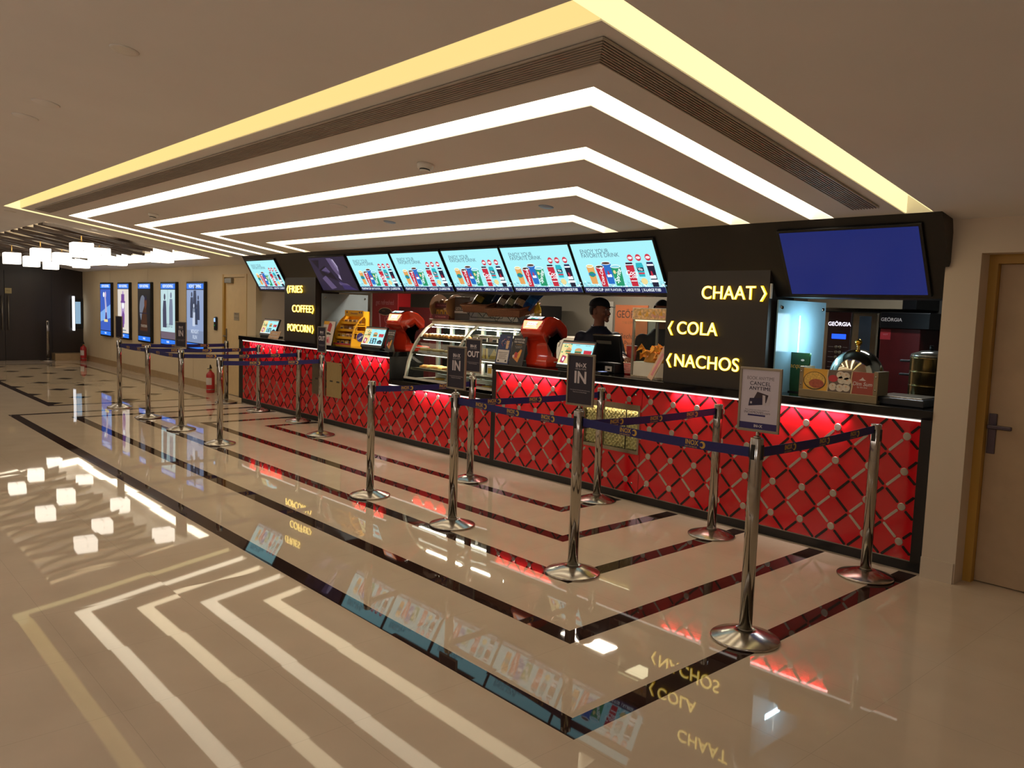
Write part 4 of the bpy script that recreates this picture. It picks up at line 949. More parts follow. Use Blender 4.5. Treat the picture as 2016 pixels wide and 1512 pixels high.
SHV = [(.3, .57, .5), (.2, .57, .325), (.17, .57, .14)]
for y0, y1, z in SHV:
    for a, b in ((.035, .845), (.885, WC - .035)):
        mb = MB(); mb.box(a, b, y0, y1, z, z + .008, SHELF); mb.box(a, b, y0, y0 + .01, z - .012, z + .014, SHELF); mb.build('shelf', t)
for y, z in ((.5, .66), (.34, .487), (.24, .31)):
    for a, b in ((.06, .82), (.9, WC - .06)):
        if (y, z) == (.24, .31) and a > .5: pass
        mb = MB(); mb.rod((a, y, z), (b, y, z), .008, TUBE, 10); mb.build('tube_light', t)
lamp('case_lamp_left', (-5.55, .45, ZC + .64), .7, .04, 5, (1, .9, .7)); lamp('case_lamp_right', (-4.7, .45, ZC + .64), .7, .04, 5, (1, .9, .7))
lamp('case_lamp_low', (-5.1, .3, ZC + .3), 1.5, .04, 4, (1, .9, .7))
BUN = mat('golden_pastry', 'C98B45', .55, vary=.3, scale=35, bump=.4); CRM = mat('cream_topping', 'E8D9B4', .5, vary=.1, scale=30); SAND = mat('sandwich_bread', 'DDBB6C', .7, vary=.12, scale=40); FILL = mat('brown_filling', '7A5230', .6, vary=.3, scale=40); CAKE = mat('dark_cake', '3A241A', .5, vary=.2)
CX = -5.98
def food(name, lab, cat, grp, x, y, z, mb, rz=0): o = mb.build(name, loc=(x, y, z)); o.rotation_euler = (0, 0, R_(rz)); return tag(o, lab, cat, grp)
rn = random.Random(11)
for r in range(2):
    for k in range(11):
        mb = MB(); mb.ball((0, 0, .022), (.034, .03, .024), BUN, fn=lambda d, p: p * (1 + .12 * math.sin(9 * d.x + 5 * d.y)))
        mb.ball((0, 0, .038), (.022, .02, .012), CRM)
        food('cream_puff', 'golden cream puff in the rows on the top shelf of the left case bay', 'pastry', 'cream puffs on the top shelf', CX + .09 + .07 * k + rn.uniform(-.008, .008), .355 + .09 * r, ZC + .509, mb, rn.uniform(0, 90))
for k in range(3):
    mb = MB(); mb.rbox(-.09, .09, -.045, .045, 0, .02, CW, .003); mb.rbox(-.08, .08, -.036, .036, .02, .05, SAND, .012); mb.rbox(-.082, .082, -.038, .038, .03, .036, FILL, .002)
    food('toasted_roll', ['left', 'middle', 'right'][k] + ' toasted roll on the middle shelf of the left case bay', 'roll', 'toasted rolls on the middle shelf', CX + .16 + .24 * k, .3, ZC + .334, mb)
for k in range(4):
    mb = MB(); a = .05
    mb.prism([(-.06, 0), (.06, 0), (0, .11)], 'y', -.03, -.012, SAND); mb.prism([(-.058, 0), (.058, 0), (0, .106)], 'y', -.012, .0, FILL); mb.prism([(-.06, 0), (.06, 0), (0, .11)], 'y', .0, .018, SAND); mb.prism([(-.058, 0), (.058, 0), (0, .106)], 'y', .018, .024, CRM)
    food('sandwich_wedge', ['leftmost', 'second', 'third', 'rightmost'][k] + ' triangular sandwich standing on the middle shelf of the right case bay', 'sandwich', 'sandwich wedges', CX + .98 + .14 * k, .3, ZC + .334, mb, 50 if k % 2 else -35)
for k in range(8):
    mb = MB(); L = .07; mb.tube([(-L, 0, .018), (-L * .4, .008, .024), (L * .4, -.006, .022), (L, 0, .016)], [.012, .02, .02, .012], SAND if k % 3 else BUN, 8)
    food('pastry_stick', 'long golden pastry stick heaped on the lower shelf of the left case bay', 'pastry', 'pastry sticks on the lower shelf', CX + .22 + .07 * k, .26 + .05 * (k % 3), ZC + .149, mb, rn.uniform(20, 70))
for k in range(3):
    mb = MB(); mb.rbox(-.055, .055, -.04, .04, 0, .07, CAKE, .004); mb.box(-.055, .055, -.0402, .0402, .05, .058, CRM)
    food('cake_slice', ['left', 'middle', 'right'][k] + ' dark cake slice on the top shelf of the right case bay', 'cake', 'cake slices', CX + .99 + .17 * k, .42, ZC + .509, mb)
    mb = MB(); mb.prism([(-.0, .0), (.02, 0), (.014, .045), (.008, .045)], 'x', -.04, .04, CW); Fq = face_M((0, .001, .022), (1, 0, 0), (0, .2, 1)); mb.rect(-.03, .03, -.014, .012, CB, Fq, .0006)
    food('price_tag', ['left', 'middle', 'right'][k] + ' price tag standing before a cake slice in the right case bay', 'price tag', 'price tags', CX + 1.03 + .17 * k, .325, ZC + .509, mb)
for k in range(3):
    mb = MB(); mb.rbox(-.045, .045, -.02, .02, 0, .12, CW, .003); mb.rect(-.03, .03, .03, .09, CY_, face_M((0, -.0202, 0), *FRONT))
    food('snack_box', ['left', 'middle', 'right'][k] + ' pale snack box on the lower shelf of the right case bay', 'box', 'snack boxes', CX + .98 + .19 * k, .3, ZC + .149, mb)
mb = MB(); mb.rbox(-.16, .16, -.1, .1, 0, .012, CW, .004); mb.ball((-.04, 0, .02), (.08, .06, .018), CY_); mb.ball((.08, .02, .018), (.05, .04, .014), CRM); food('platter', 'white platter with yellow food on the floor of the left case bay', 'platter', None, CX + .5, .3, ZC + .021, mb)
mb = MB(); mb.rbox(-.2, .2, -.1, .1, 0, .01, CW, .003); mb.rbox(-.15, -.02, -.06, .04, .01, .025, CR, .004); mb.rbox(.02, .16, -.05, .06, .01, .022, CY_, .004); food('platter', 'white tray with red and yellow packs on the floor of the right case bay', 'platter', None, CX + 1.25, .3, ZC + .021, mb)

# on top of the case
ZT = ZC + .731
RWOOD = mat('round_rack_wood', '8A6446', .5, vary=.2, scale=10); MAR = mat('maroon_card', '5A1A20', .5, vary=.08)
t = thing('snack_rack', 'small snack rack with round wooden ends and yellow packs on the pastry case', 'snack rack', (-5.76, .56, ZT))
for x in (-.17, .16):
    mb = MB(); mb.rod((x, 0, .15), (x + .01, 0, .15), .145, RWOOD, 32); mb.build('round_end', t)
mb = MB(); mb.box(-.16, .16, -.1, .06, .0, .012, MAR); mb.box(-.16, .16, -.102, -.096, .0, .06, MAR); mb.text('It\'s Toblerone time', face_M((0, -.103, .03), *FRONT), .026, CP); mb.box(-.16, .16, -.06, .08, .135, .145, MAR); mb.box(-.16, .16, -.064, -.058, .135, .19, MAR); mb.text('Swiss Chocolate with honey', face_M((0, -.065, .165), *FRONT), .021, CP); mb.build('trays', t)
for k in range(4):
    mb = MB(); mb.prism([(-.032, 0), (.032, 0), (.022, .1), (-.022, .1)], 'y', -.02, .02, CY_); Fq = face_M((0, -.0205, .05), *FRONT); mb.rect(-.02, .02, -.04, -.01, CB, Fq); mb.disc((0, .012), .014, .018, CHO, Fq, 12)
    food('snack_pack', 'yellow snack pack on the lower tray of the round ended rack', 'snack pack', 'yellow snack packs in the rack', -5.76 - .115 + .077 * k, .52, ZT + .013, mb)
for k in range(3):
    mb = MB(); mb.ball((0, 0, .045), (.045, .03, .045), [CHO, WRP, MAR][k]); food('snack_bag', ['dark', 'gold', 'maroon'][k] + ' snack bag on the upper tray of the round ended rack', 'snack bag', None, -5.76 - .1 + .1 * k, .555, ZT + .146, mb)
t = thing('notice_box', 'grey box sign with tax registration lettering on the pastry case', 'sign', (-5.43, .58, ZT)); mb = MB(); mb.rbox(-.14, .14, -.06, .06, 0, .27, mat('grey_brown_notice', '4E4440', .5, vary=.06), .004); mb.build('box', t)
mb = MB(); Fq = face_M((-.02, -.0612, .13), *FRONT); mb.text('GSTN REG.', Fq, .05, CW, 0, .01, sx=.85); mb.rect(-.12, .14, -.05, -.025, CW, Fq); mb.build('lettering', t)
BASK = mat('brown_wicker', '7A4A2C', .6, vary=.35, scale=120, bump=.6, bscale=160)
def basket(lab, x, y, z, w, d, h):
    t = thing('wicker_basket', lab, 'basket', (x, y, z)); M = Matrix.Rotation(R_(14), 4, 'X')
    mb = MB(); fl = .025
    for a, b, c, e in ((-w / 2, w / 2, 0, .014), (-w / 2, w / 2, d - .014, d)): mb.prism([(a, .0), (b, 0), (b + fl, h), (a - fl, h)], 'y', c, e, BASK, M)
    for s in (-1, 1):
        x0 = s * w / 2; mb.prism([(x0, 0), (x0 - s * .014, 0), (x0 - s * .014 + s * fl, h), (x0 + s * fl, h)], 'y', 0.014, d - .014, BASK, M)
    mb.box(-w / 2, w / 2, .0, d, 0, .012, BASK, M); mb.build('woven_body', t)
    mb = MB(); P = [(-w / 2 - fl, 0, h), (w / 2 + fl, 0, h), (w / 2 + fl, d, h), (-w / 2 - fl, d, h), (-w / 2 - fl, 0, h)]; mb.tube([M @ Vector(p) for p in P], .011, BASK, 8); mb.build('rim', t)
    mb = MB()
    for q in (-w * .4, w * .1, w * .4): mb.tube([(q, .02, -.0), (q + .06, .03, -.055), (q + .12, .02, .0)], .004, BLKP, 6); mb.tube([(q + .06, .03, -.055), (q + .06, d * .8, -.055), (q + .06, d * .9, .05)], .004, BLKP, 6)
    mb.build('wire_stand', t)
    return M
ZB = ZT + .06
M1 = basket('left wicker snack basket on the pastry case', -5.02, .38, ZB + .035, .42, .26, .085); M2 = basket('right wicker snack basket on the pastry case, slightly lower and larger', -4.52, .36, ZB, .5, .3, .085)
mb = MB(); mb.rbox(-.5, .5, -.12, .12, 0, .008, BLKP, .002); tag(mb.build('basket_tray', loc=(-4.8, .52, ZT)), 'flat black tray under the two wicker baskets', 'tray')
def bag(mb, w, h, d, m, m2=None):
    nu, nv = 8, 10; G = {}
    for s in (1, -1):
        for j in range(nv + 1):
            for i in range(nu + 1):
                u, v = i / nu, j / nv; k = (math.sin(math.pi * u) ** .6) * (math.sin(math.pi * v) ** .5); wob = .006 * math.sin(9 * u + 5 * v)
                if s == -1 and (i in (0, nu) or j in (0, nv)): continue
                G[(s, i, j)] = mb.bm.verts.new(((u - .5) * w, s * (d / 2 * k) + wob, v * h))
    g = lambda s, i, j: G.get((s, i, j)) or G[(1, i, j)]
    for s in (1, -1):
        for j in range(nv):
            for i in range(nu): mb.face([g(s, i, j), g(s, i + 1, j), g(s, i + 1, j + 1), g(s, i, j + 1)], m2 if (m2 and 3 <= j <= 5 and s == -1) else m, True)
BAGC = [('3A3418', 'A8923A', 'olive'), ('1C2A22', '2A3A44', 'dark green'), ('16203E', '223058', 'dark blue'), ('3A241C', 'C8B8A0', 'brown'), ('2C3622', 'B8B48A', 'green and white'), ('2A1C18', 'C8A880', 'dark brown'), ('1C4A8A', '2A6AB0', 'bright blue')]
BX = [(-5.14, .45, .13), (-5.02, .49, .13), (-4.9, .52, .14), (-4.72, .44, .1), (-4.58, .44, .1), (-4.44, .44, .1), (-4.3, .47, .12)]
for k, ((c1, c2, nm), (x, y, zz)) in enumerate(zip(BAGC, BX)):
    t = thing('crisp_bag', nm + ' crisp bag lying in the ' + ('left' if k < 3 else 'right') + ' wicker basket', 'crisp bag', (x, y, ZB + zz - .03), R_(8 * (k % 3 - 1))); t.rotation_euler = (R_(-38), R_(14), R_(-6 + 5 * (k % 2)))
    mb = MB(); bag(mb, .17, .24, .07, mat('bag_' + nm.replace(' ', '_'), c1, .28, vary=.25, scale=18), mat('bagband_' + nm.replace(' ', '_'), c2, .3, vary=.3, scale=30)); mb.build('pouch', t)
    if k in (3, 4, 5):
        mb = MB(); mb.text("LAY'S" if k == 4 else 'CHIPS', face_M((0, -.0385, .07), *FRONT), .035, CW, 0, .02); mb.build('bag_print', t)
t = thing('syrup_bottle', 'yellow syrup bottle with a white pump top behind the right red dispenser', 'bottle', (-4.08, .6, TOP + .008)) if 0 else thing('syrup_bottle', 'yellow syrup bottle with a white cap between the baskets and the right dispenser', 'bottle', (-4.20, .56, ZT + .0))
mb = MB(); mb.lathe([(0, 0), (.036, 0), (.037, .02), (.037, .14), (.03, .17), (.014, .2), (.013, .225), (0, .225)], (0, 0, 0), mat('yellow_syrup', 'E6BE32', .12, vary=.1), 24); mb.build('glass_body', t)
mb = MB(); mb.lathe([(0, .225), (.017, .225), (.019, .25), (.012, .28), (0, .285)], (0, 0, 0), WHITEP, 20); mb.build('cap', t)
mb = MB(); mb.lathe([(.0376, .04), (.0376, .11)], (0, 0, 0), mat('pale_yellow_label', 'D9CE8A', .5), 24); mb.build('label_band', t)

# ------------------------------------------------------------------ right counter: till, cups, nacho warmer, momo stand
t = thing('till', 'black cash till with its back to the lobby, right of the order screen', 'till', (-2.97, .24, TOP))
mb = MB(); mb.rbox(-.15, .15, -.02, .26, 0, .09, BLKP, .008); mb.build('drawer_base', t)
mb = MB(); M = Matrix.Translation((0, .08, .1)) @ Matrix.Rotation(R_(12), 4, 'X'); mb.rbox(-.16, .16, -.015, .015, 0, .25, BLKP, .006, M); mb.box(-.12, .06, -.0155, -.015, .17, .2, GREYMETAL, M); mb.box(-.16, .16, -.0145, .0145, .248, .254, STEEL, M); mb.build('monitor_back', t)
mb = MB(); mb.rbox(.04, .12, -.022, -.02, .02, .065, CW, .0005); mb.rect(.07, .1, -.015, .0, BLKP, face_M((0, -.0225, .045), *FRONT)); mb.build('sticker', t)
t = thing('card_reader', 'small blue lit card reader lying beside the order screen', 'card reader', (-2.83, .06, TOP)); mb = MB(); mb.rbox(-.04, .04, -.06, .06, 0, .025, BLKP, .006); mb.build('body', t); mb = MB(); mb.box(-.028, .028, -.02, .045, .0252, .0262, glow('reader_screen', 'B8C8FF', 1.)); mb.build('display', t)
CUPR = mat('red_paper_cup', 'C0322E', .45, vary=.08); CUPW = mat('cup_white_print', 'D8B0A8', .5, vary=.1)
t = thing('cup_stack', 'stack of red and white striped paper cups under the worker\'s hand', 'cups', (-2.755, .34, TOP))
mb = MB(); mb.lathe([(0, 0), (.036, 0), (.046, .1), (.04, .1), (.032, .008), (0, .008)], (0, 0, 0), CUPR, 24); mb.build('bottom_cup', t)
mb = MB()
for k in range(6): mb.lathe([(.0372 + .0016 * k, .012 + .014 * k), (.0380 + .0016 * k, .019 + .014 * k)], (0, 0, 0), CUPW, 24)
mb.lathe([(.047, .098), (.048, .102), (.045, .104)], (0, 0, 0), CUPW, 24); mb.build('stripes', t)
t = thing('tall_cup', 'tall plain red drinks cup behind the striped cup stack', 'cup', (-2.885, .53, TOP)); mb = MB(); mb.lathe([(0, 0), (.034, 0), (.05, .25), (.046, .25), (.03, .006), (0, .006)], (0, 0, 0), CUPR, 28); mb.build('body', t); mb = MB(); mb.lathe([(.05, .247), (.053, .25), (.05, .254), (.047, .25)], (0, 0, 0), CUPW, 28); mb.build('rim', t)
# nacho warmer
t = thing('nacho_warmer', 'glass nacho warmer cabinet with orange chips beside the CHAAT column', 'food warmer', (-2.50, .06, TOP)); wx, wd, wh = .38, .34, .6
mb = MB(); mb.rbox(0, wx, 0, wd, 0, .025, STEEL, .003); mb.box(.01, wx - .01, .01, wd - .01, .025, .14, CASEW); mb.build('base', t)
for x in (0, wx - .018):
    for y in (0, wd - .018): mb = MB(); mb.box(x, x + .018, y, y + .018, .025, .5, GREYMETAL); mb.build('corner_post', t)
mb = MB(); mb.rbox(-.005, wx + .005, -.005, wd + .005, .5, .6, CASEW, .004); hd_ = mb.build('header', t)
mb = MB(); Fq = face_M((wx / 2, -.0056, .55), *FRONT); NOR = mat('nacho_photo', 'D8B07C', .6, vary=.45, scale=45); mb.rect(-.185, .185, -.045, .045, NOR, Fq); mb.text('Nachos', Fq @ Matrix.Translation((.08, -.015, .001)), .045, CP, .2, .015)
for k in range(9): mb.flat([(-.17 + .037 * k, -.03 + .02 * (k % 3)), (-.13 + .037 * k, -.035 + .02 * (k % 2)), (-.145 + .037 * k, .01 + .02 * (k % 2))], CY_ if k % 2 else CT, Fq, .0008)
mb.build('picture_strip', hd_)
mb = MB(); g = glass_mat('warmer_glass', clear=.96); mb.box(.018, wx - .018, .006, .01, .14, .5, g); mb.box(.006, .01, .018, wd - .018, .14, .5, g); mb.box(wx - .01, wx - .006, .018, wd - .018, .14, .5, g); mb.build('glass_panes', t)
mb = MB(); mb.box(.02, wx - .02, .01, .02, .488, .498, glow('warmer_lamp', 'FFE8B0', 2.)); mb.build('lamp_strip', t)
lamp('warmer_lamp', (-2.31, .2, TOP + .48), .25, .2, .7, (1, .8, .5))
CHIP = mat('orange_nacho_chip', 'E08E24', .5, vary=.25, scale=25)
rn = random.Random(21)
mb = MB(); mb.ball((0, 0, 0), (.155, .135, .09), CHIP, nu=20, nv=8, fn=lambda d, p: Vector((p.x, p.y, max(p.z, 0) * (1 + .3 * math.sin(7 * d.x + 3) * math.sin(6 * d.y))))); tag(mb.build('nacho_heap', loc=(-2.31, .23, TOP + .141)), 'heap of orange nacho chips inside the glass warmer', 'nachos', kind='stuff')
for k in range(46):
    mb = MB(); s = .036 + rn.uniform(-.006, .008); mb.prism([(-s, -s * .6), (s, -s * .6), (0, s)], 'z', -.0015, .0015, CHIP)
    x, y = rn.uniform(-.12, .12), rn.uniform(-.13, .08); z = .09 * (1 - (x / .19) ** 2 - (y / .2) ** 2) + rn.uniform(.0, .035)
    if k < 14: y = -.165 + rn.uniform(0, .02); z = rn.uniform(.02, .12)
    o = mb.build('nacho_chip', loc=(-2.31 + x, .25 + y, TOP + .155 + z)); o.rotation_euler = (rn.uniform(.3, 1.6), rn.uniform(-.8, .8), rn.uniform(0, 6)); tag(o, 'orange triangular nacho chip on the heap in the warmer', 'nacho chip', 'nacho chips in the warmer')
t = thing('serving_scoop', 'long pale pinkish serving scoop leaning against the nacho warmer', 'scoop', (-2.25, .0, TOP))
mb = MB(); PK = mat('pale_pink_board', 'D9B49A', .5, vary=.15, scale=20); M = Matrix.Rotation(R_(28), 4, 'Y') @ Matrix.Rotation(R_(-4), 4, 'X'); mb.rbox(-.028, .028, -.004, .004, .012, .32, PK, .002, M); mb.build('board', t)
mb = MB(); mb.box(-.008, .012, -.0048, -.004, .05, .26, CP, M); mb.build('pink_stripe', t); mb = MB(); mb.rbox(-.018, .018, -.006, .006, .32, .38, WHITEP, .004, M); mb.build('tip', t)

# green cup holder and momo stand
t = thing('green_menu_holder', 'green tapered holder with script lettering beside the pale blue partition', 'holder', (-1.08, .3, TOP)); mb = MB(); mb.prism([(-.06, 0), (.07, 0), (.085, .3), (-.085, .3)], 'y', -.01, .01, mat('green_holder', '1E4A26', .3, vary=.3, scale=6)); mb.build('panel', t)
mb = MB(); Fq = face_M((0, -.0106, .2), *FRONT); mb.text('Jacquard', Fq, .05, CY_, .3, .0); mb.disc((.03, .045), .014, .008, WHITEP, Fq, 12); mb.build('script', t)
mb = MB(); mb.box(-.07, .09, -.03, .05, 0, .008, BLKP); mb.build('foot', t)
t = thing('momo_display', 'steel and acrylic display box with dumpling and noodle pictures on the right counter', 'display box', (-.94, .05, TOP)); ww, hh = .56, .215
SATIN = mat('satin_beige_steel', '8F7F62', .35, metal=.6, vary=.08)
mb = MB(); mb.rbox(0, ww, 0, .02, 0, .055, SATIN, .003); mb.rbox(0, ww, .02, .165, 0, .02, SATIN, .003); mb.build('base', t)
for x in (.015, ww - .015):
    mb = MB(); mb.rbox(x - .015, x + .015, .0, .165, .055, hh, SATIN, .003)
    for z in (.09, .18): mb.lathe([(.006, 0), (.006, .003), (0, .004)], (0, 0, 0), CHROME, 8, Matrix.Translation((x, 0, z)) @ Matrix.Rotation(R_(90), 4, 'X'))
    mb.build('side_plate', t)
mb = MB(); mb.box(.03, ww - .03, .004, .008, .045, hh - .01, CT); pp = mb.build('picture_panel', t)
mb = MB(); Fq = face_M((ww / 2, .0035, .125), *FRONT); NOD = mat('noodles_print', 'D2A850', .6, vary=.3, scale=90); PLT = mat('plate_print', 'A5533C', .6, vary=.25, scale=60); MOM = mat('dumpling_print', 'CFC3B2', .6, vary=.12, scale=50)
mb.rect(-.25, -.07, -.08, .08, CY_, Fq, .0); mb.disc((-.165, -.005), .084, .064, mat('dark_bowl_print', '4A3A1E', .5), Fq, 28, .0008); mb.disc((-.165, -.003), .078, .058, NOD, Fq, 28, .0014); mb.disc((-.15, -.024), .055, .032, PLT, Fq, 24, .002)
mb.rect(-.07, .1, -.08, .08, mat('grey_plate_print', '6A5A50', .6), Fq, 0); mb.disc((-.03, .022), .033, .024, CR, Fq, 20, .0016)
for x, y in ((.02, .05), (.06, .045), (.03, .015), (.07, .01), (-.03, -.035), (.02, -.04), (.065, -.035)): mb.disc((x, y), .028, .026, MOM, Fq, 16, .0014 + .0003 * (x > .03)); mb.disc((x, y + .008), .006, .006, CT, Fq, 8, .0022)
mb.rect(.1, .25, -.08, .08, mat('terracotta_print', '9A4234', .5, vary=.05), Fq, 0); mb.text('Dim Sum', Fq @ Matrix.Translation((.175, .0, .001)), .036, CW, .2, .01); mb.text('by the box', Fq @ Matrix.Translation((.175, -.022, .001)), .016, CW, .2); mb.flat([(.15, .024), (.2, .024), (.185, .034), (.175, .046), (.165, .034)], CW, Fq, .001)
for x in (-.07, .1): mb.flat([(x - .004, -.08), (x + .004, -.08), (x + .012, -.02), (x + .002, .03), (x + .008, .08), (x - .001, .08), (x - .006, .03), (x + .003, -.02)], mat('cream_swirl', 'CDB48A', .5), Fq, .0024)
mb.build('pictures', pp)
t = thing('steamer_dome', 'polished steel roll top dome with a gold knob behind the dumpling pictures', 'food dome', (-.67, .36, TOP)); 
mb = MB(); mb.lathe([(0, 0), (.17, 0), (.178, .01), (.178, .14), (.172, .15), (0, .15)], (0, 0, 0), SATIN, 40); mb.build('stand', t)
mb = MB(); pr_ = [(.185, .15), (.187, .158)] + [(.183 * math.cos(a), .16 + .19 * math.sin(a)) for a in [R_(9 * k) for k in range(0, 10)]] + [(0, .35)]; mb.lathe(pr_, (0, 0, 0), mat('mirror_steel_dome', 'CFC4B0', .1, metal=1.), 48); dm = mb.build('dome', t)
mb = MB(); mb.lathe([(.01, .348), (.008, .365), (.013, .37), (.007, .376)], (0, 0, 0), GOLD, 16); mb.ball((0, 0, .398), .024, mat('polished_gold', 'D2A030', .12, metal=1.)); mb.build('knob', dm)
t = thing('hot_plate', 'dark flat hot plate at the right end of the counter', 'hot plate', (-.3, .3, TOP)); mb = MB(); mb.rbox(-.17, .2, -.2, .18, 0, .05, mat('dark_grey_enamel', '20242A', .25, vary=.1), .008); mb.build('body', t); mb = MB(); mb.rbox(-.14, .17, -.15, .15, .05, .056, STEEL, .002); mb.build('plate', t); mb = MB(); mb.rod((-.15, -.2, .025), (-.15, -.225, .025), .018, WHITEP, 16); mb.build('dial', t)
t = thing('side_table', 'low black service table behind the right end of the counter', 'table', (-.36, .85, 0)); mb = MB(); mb.rbox(-.32, .35, -.25, .25, .98, 1.02, BLKP, .004); mb.build('table_top', t)
for sx in (-.28, .31):
    for sy in (-.21, .21): mb = MB(); mb.box(sx - .02, sx + .02, sy - .02, sy + .02, 0, .98, BLKP); mb.build('leg', t)
POTB = mat('brassy_pot_steel', '8C7A52', .2, metal=.9, vary=.1)
t = thing('steamer_pot', 'stacked steel steamer pot with dark side handles, half hidden by the right wall', 'steamer pot', (-.33, .78, 1.02)); zz = 0
for k, h in enumerate((.15, .1, .1)):
    mb = MB(); mb.lathe([(0, zz), (.13, zz), (.135, zz + .006), (.135, zz + h - .012), (.139, zz + h - .006), (.135, zz + h), (0, zz + h)], (0, 0, 0), POTB, 36); ti = mb.build('tier', t)
    if k: 
        for xa in (-.21, .13): mb = MB(); mb.rbox(xa, xa + .08, -.02, .02, zz + h * .55, zz + h * .55 + .016, BLKP, .005); mb.build('handle', ti)
    zz += h
mb = MB(); mb.lathe([(.136, zz), (.13, zz + .02), (.06, zz + .045), (0, zz + .05)], (0, 0, 0), mat('glass_lid_tint', 'A8A498', .15, metal=.7), 36); mb.rod((0, 0, zz + .05), (0, 0, zz + .085), .014, BLKP, 12); mb.build('lid', t)
t = thing('towel_roll', 'pale rolled cloth lying between the dome and the hot plate', 'cloth', (-.47, .12, TOP)); mb = MB(); mb.tube([(0, 0, .028), (.0, .06, .03), (.01, .11, .027)], [.026, .029, .024], mat('pale_cloth', 'A8B8B8', .8, vary=.1)); mb.build('roll', t)
# ------------------------------------------------------------------ kitchen behind the counter
lamp('kitchen_fill_left', (-6.6, .9, 2.3), .8, .3, 34, (1, .86, .68)); lamp('kitchen_fill_right', (-4.3, 1.7, 2.3), .7, .25, 26, (1, .86, .68))  # unseen fill lamps added to lift the dark kitchen
lamp('kitchen_fill_end', (-.75, 1.3, 2.3), .5, .2, 5.5, (.85, .92, 1))  # another unseen fill, added to brighten the dome and pot end
t = thing('back_worktop', 'dark worktop along the back wall of the kitchen', 'worktop', (-10.2, 1.86, 0))
mb = MB(); mb.box(0, 10.2, .04, .63, 0, .86, BLACK); mb.build('cabinet_body', t); mb = MB(); mb.rbox(0, 10.2, 0, .635, .86, .9, GRANITE, .004); mb.build('worktop_slab', t)
MAROON = mat('maroon_machine_front', '2A0C10', .3, vary=.1)
t = thing('coffee_machine', 'steel coffee machine with a lit GEORGIA panel and blue display behind the dome', 'coffee machine', (-1.79, 1.9, .9)); w_ = .65
mb = MB(); mb.rbox(0, .58, .0, .5, 0, .79, STEEL, .005); mb.box(.0, .58, -.004, 0, .79, .8, BLKP); mb.build('body', t)
mb = MB(); mb.rbox(.12, .34, -.02, .0, .02, .79, MAROON, .004); pn = mb.build('control_panel', t)
mb = MB(); Fq = face_M((.23, -.0205, .68), *FRONT); mb.text('GE\u00d6RGIA', Fq, .05, glow('georgia_white', 'F4E8FF', 1.6), 0, .02); mb.build('lit_lettering', pn)
mb = MB(); mb.rect(.165, .3, .545, .59, glow('blue_display', '1E4CFF', 2.), face_M((0, -.0205, 0), *FRONT)); mb.build('display', pn)
mb = MB()
for r in range(6):
    for c in (.215, .25): mb.lathe([(.014, 0), (.014, .006), (.011, .009), (0, .009)], (0, 0, 0), STEEL, 14, Matrix.Translation((c, -.02, .47 - .047 * r)) @ Matrix.Rotation(R_(90), 4, 'X'))
    mb.box(.14, .19, -.0206, -.02, .469 - .047 * r, .471 - .047 * r, CW); mb.box(.275, .32, -.0206, -.02, .469 - .047 * r, .471 - .047 * r, CW)
mb.build('buttons', pn)
mb = MB(); mb.rbox(.35, .575, -.012, .0, .02, .785, STEEL, .004); mb.box(.41, .52, -.0125, -.012, .08, .76, mat('grey_blue_door_panel', '4A5560', .25, metal=.5, vary=.1)); mb.build('side_door', t)
mb = MB(); mb.rbox(.045, .065, -.008, .0, .37, .39, BLKP, .002); mb.build('lock', t)
t = thing('coffee_machine', 'red vending machine with a black GEORGIA header right of the lit coffee machine', 'coffee machine', (-1.18, 1.88, .9))
mb = MB(); mb.rbox(0, .34, 0, .48, 0, .66, mat('dark_red_machine', '571416', .4, vary=.2), .005); mb.build('body', t); mb = MB(); mb.rbox(0, .42, -.03, .5, .66, .8, BLKP, .005); hd_ = mb.build('header', t)
mb = MB(); mb.text('GE\u00d6RGIA', face_M((.1, -.0305, .735), *FRONT), .042, CW, 0, .01); mb.build('header_lettering', hd_); mb = MB(); mb.rect(.0, .09, .56, .65, CR, face_M((0, -.0005, 0), *FRONT)); mb.text('HOT', face_M((.045, -.0015, .605), *FRONT), .02, CP); mb.build('red_notice', t)
t = thing('wall_cabinet', 'cream wall cabinet under the blue screen with a black end', 'wall cabinet', (-1.95, 2.0, 1.73)); mb = MB(); mb.rbox(0, .9, 0, .49, 0, .5, mat('cream_cabinet', '9C8B70', .6, vary=.06), .004); mb.build('body', t); mb = MB(); mb.rbox(.9, 1.02, -.02, .49, 0, .5, BLKP, .004); mb.build('black_trim', t)
t = thing('drinks_cooler', 'red drinks cooler with a get refreshed cola picture behind the left order screen', 'drinks cooler', (-9.63, 1.82, 0)); CRED = mat('cola_red', 'A81C22', .35, vary=.06)
t.location = (-9.08, 1.6, 0)
mb = MB(); mb.rbox(0, .72, 0, .24, 0, 1.86, CRED, .008); mb.box(-.05, -.001, .0, .24, 0, 1.86, CASEW); mb.build('body', t)
mb = MB(); Fq = face_M((.36, -.0005, 1.5), *FRONT); mb.text('get refreshed', Fq @ Matrix.Translation((0, .16, 0)), .105, CP, 0, 0, sx=.9)
mb.flat([(-.1, -.42), (.14, -.42), (.2, .02), (-.16, .02)], CRED, Fq, .0); mb.flat([(-.1, -.42), (-.07, -.42), (-.12, .02), (-.16, .02)], CP, Fq, .001); mb.disc((.02, .02), .185, .062, CT, Fq, 30, .001); mb.disc((.02, .02), .168, .052, CAKE, Fq, 30, .0016); mb.disc((-.03, .03), .05, .014, CHO, Fq, 14, .0022)
mb.text('Coca-Cola', Fq @ Matrix.Translation((.04, -.2, .001)) @ Matrix.Rotation(R_(82), 4, 'Z'), .12, CP, .25, .01); mb.build('picture_print', t)
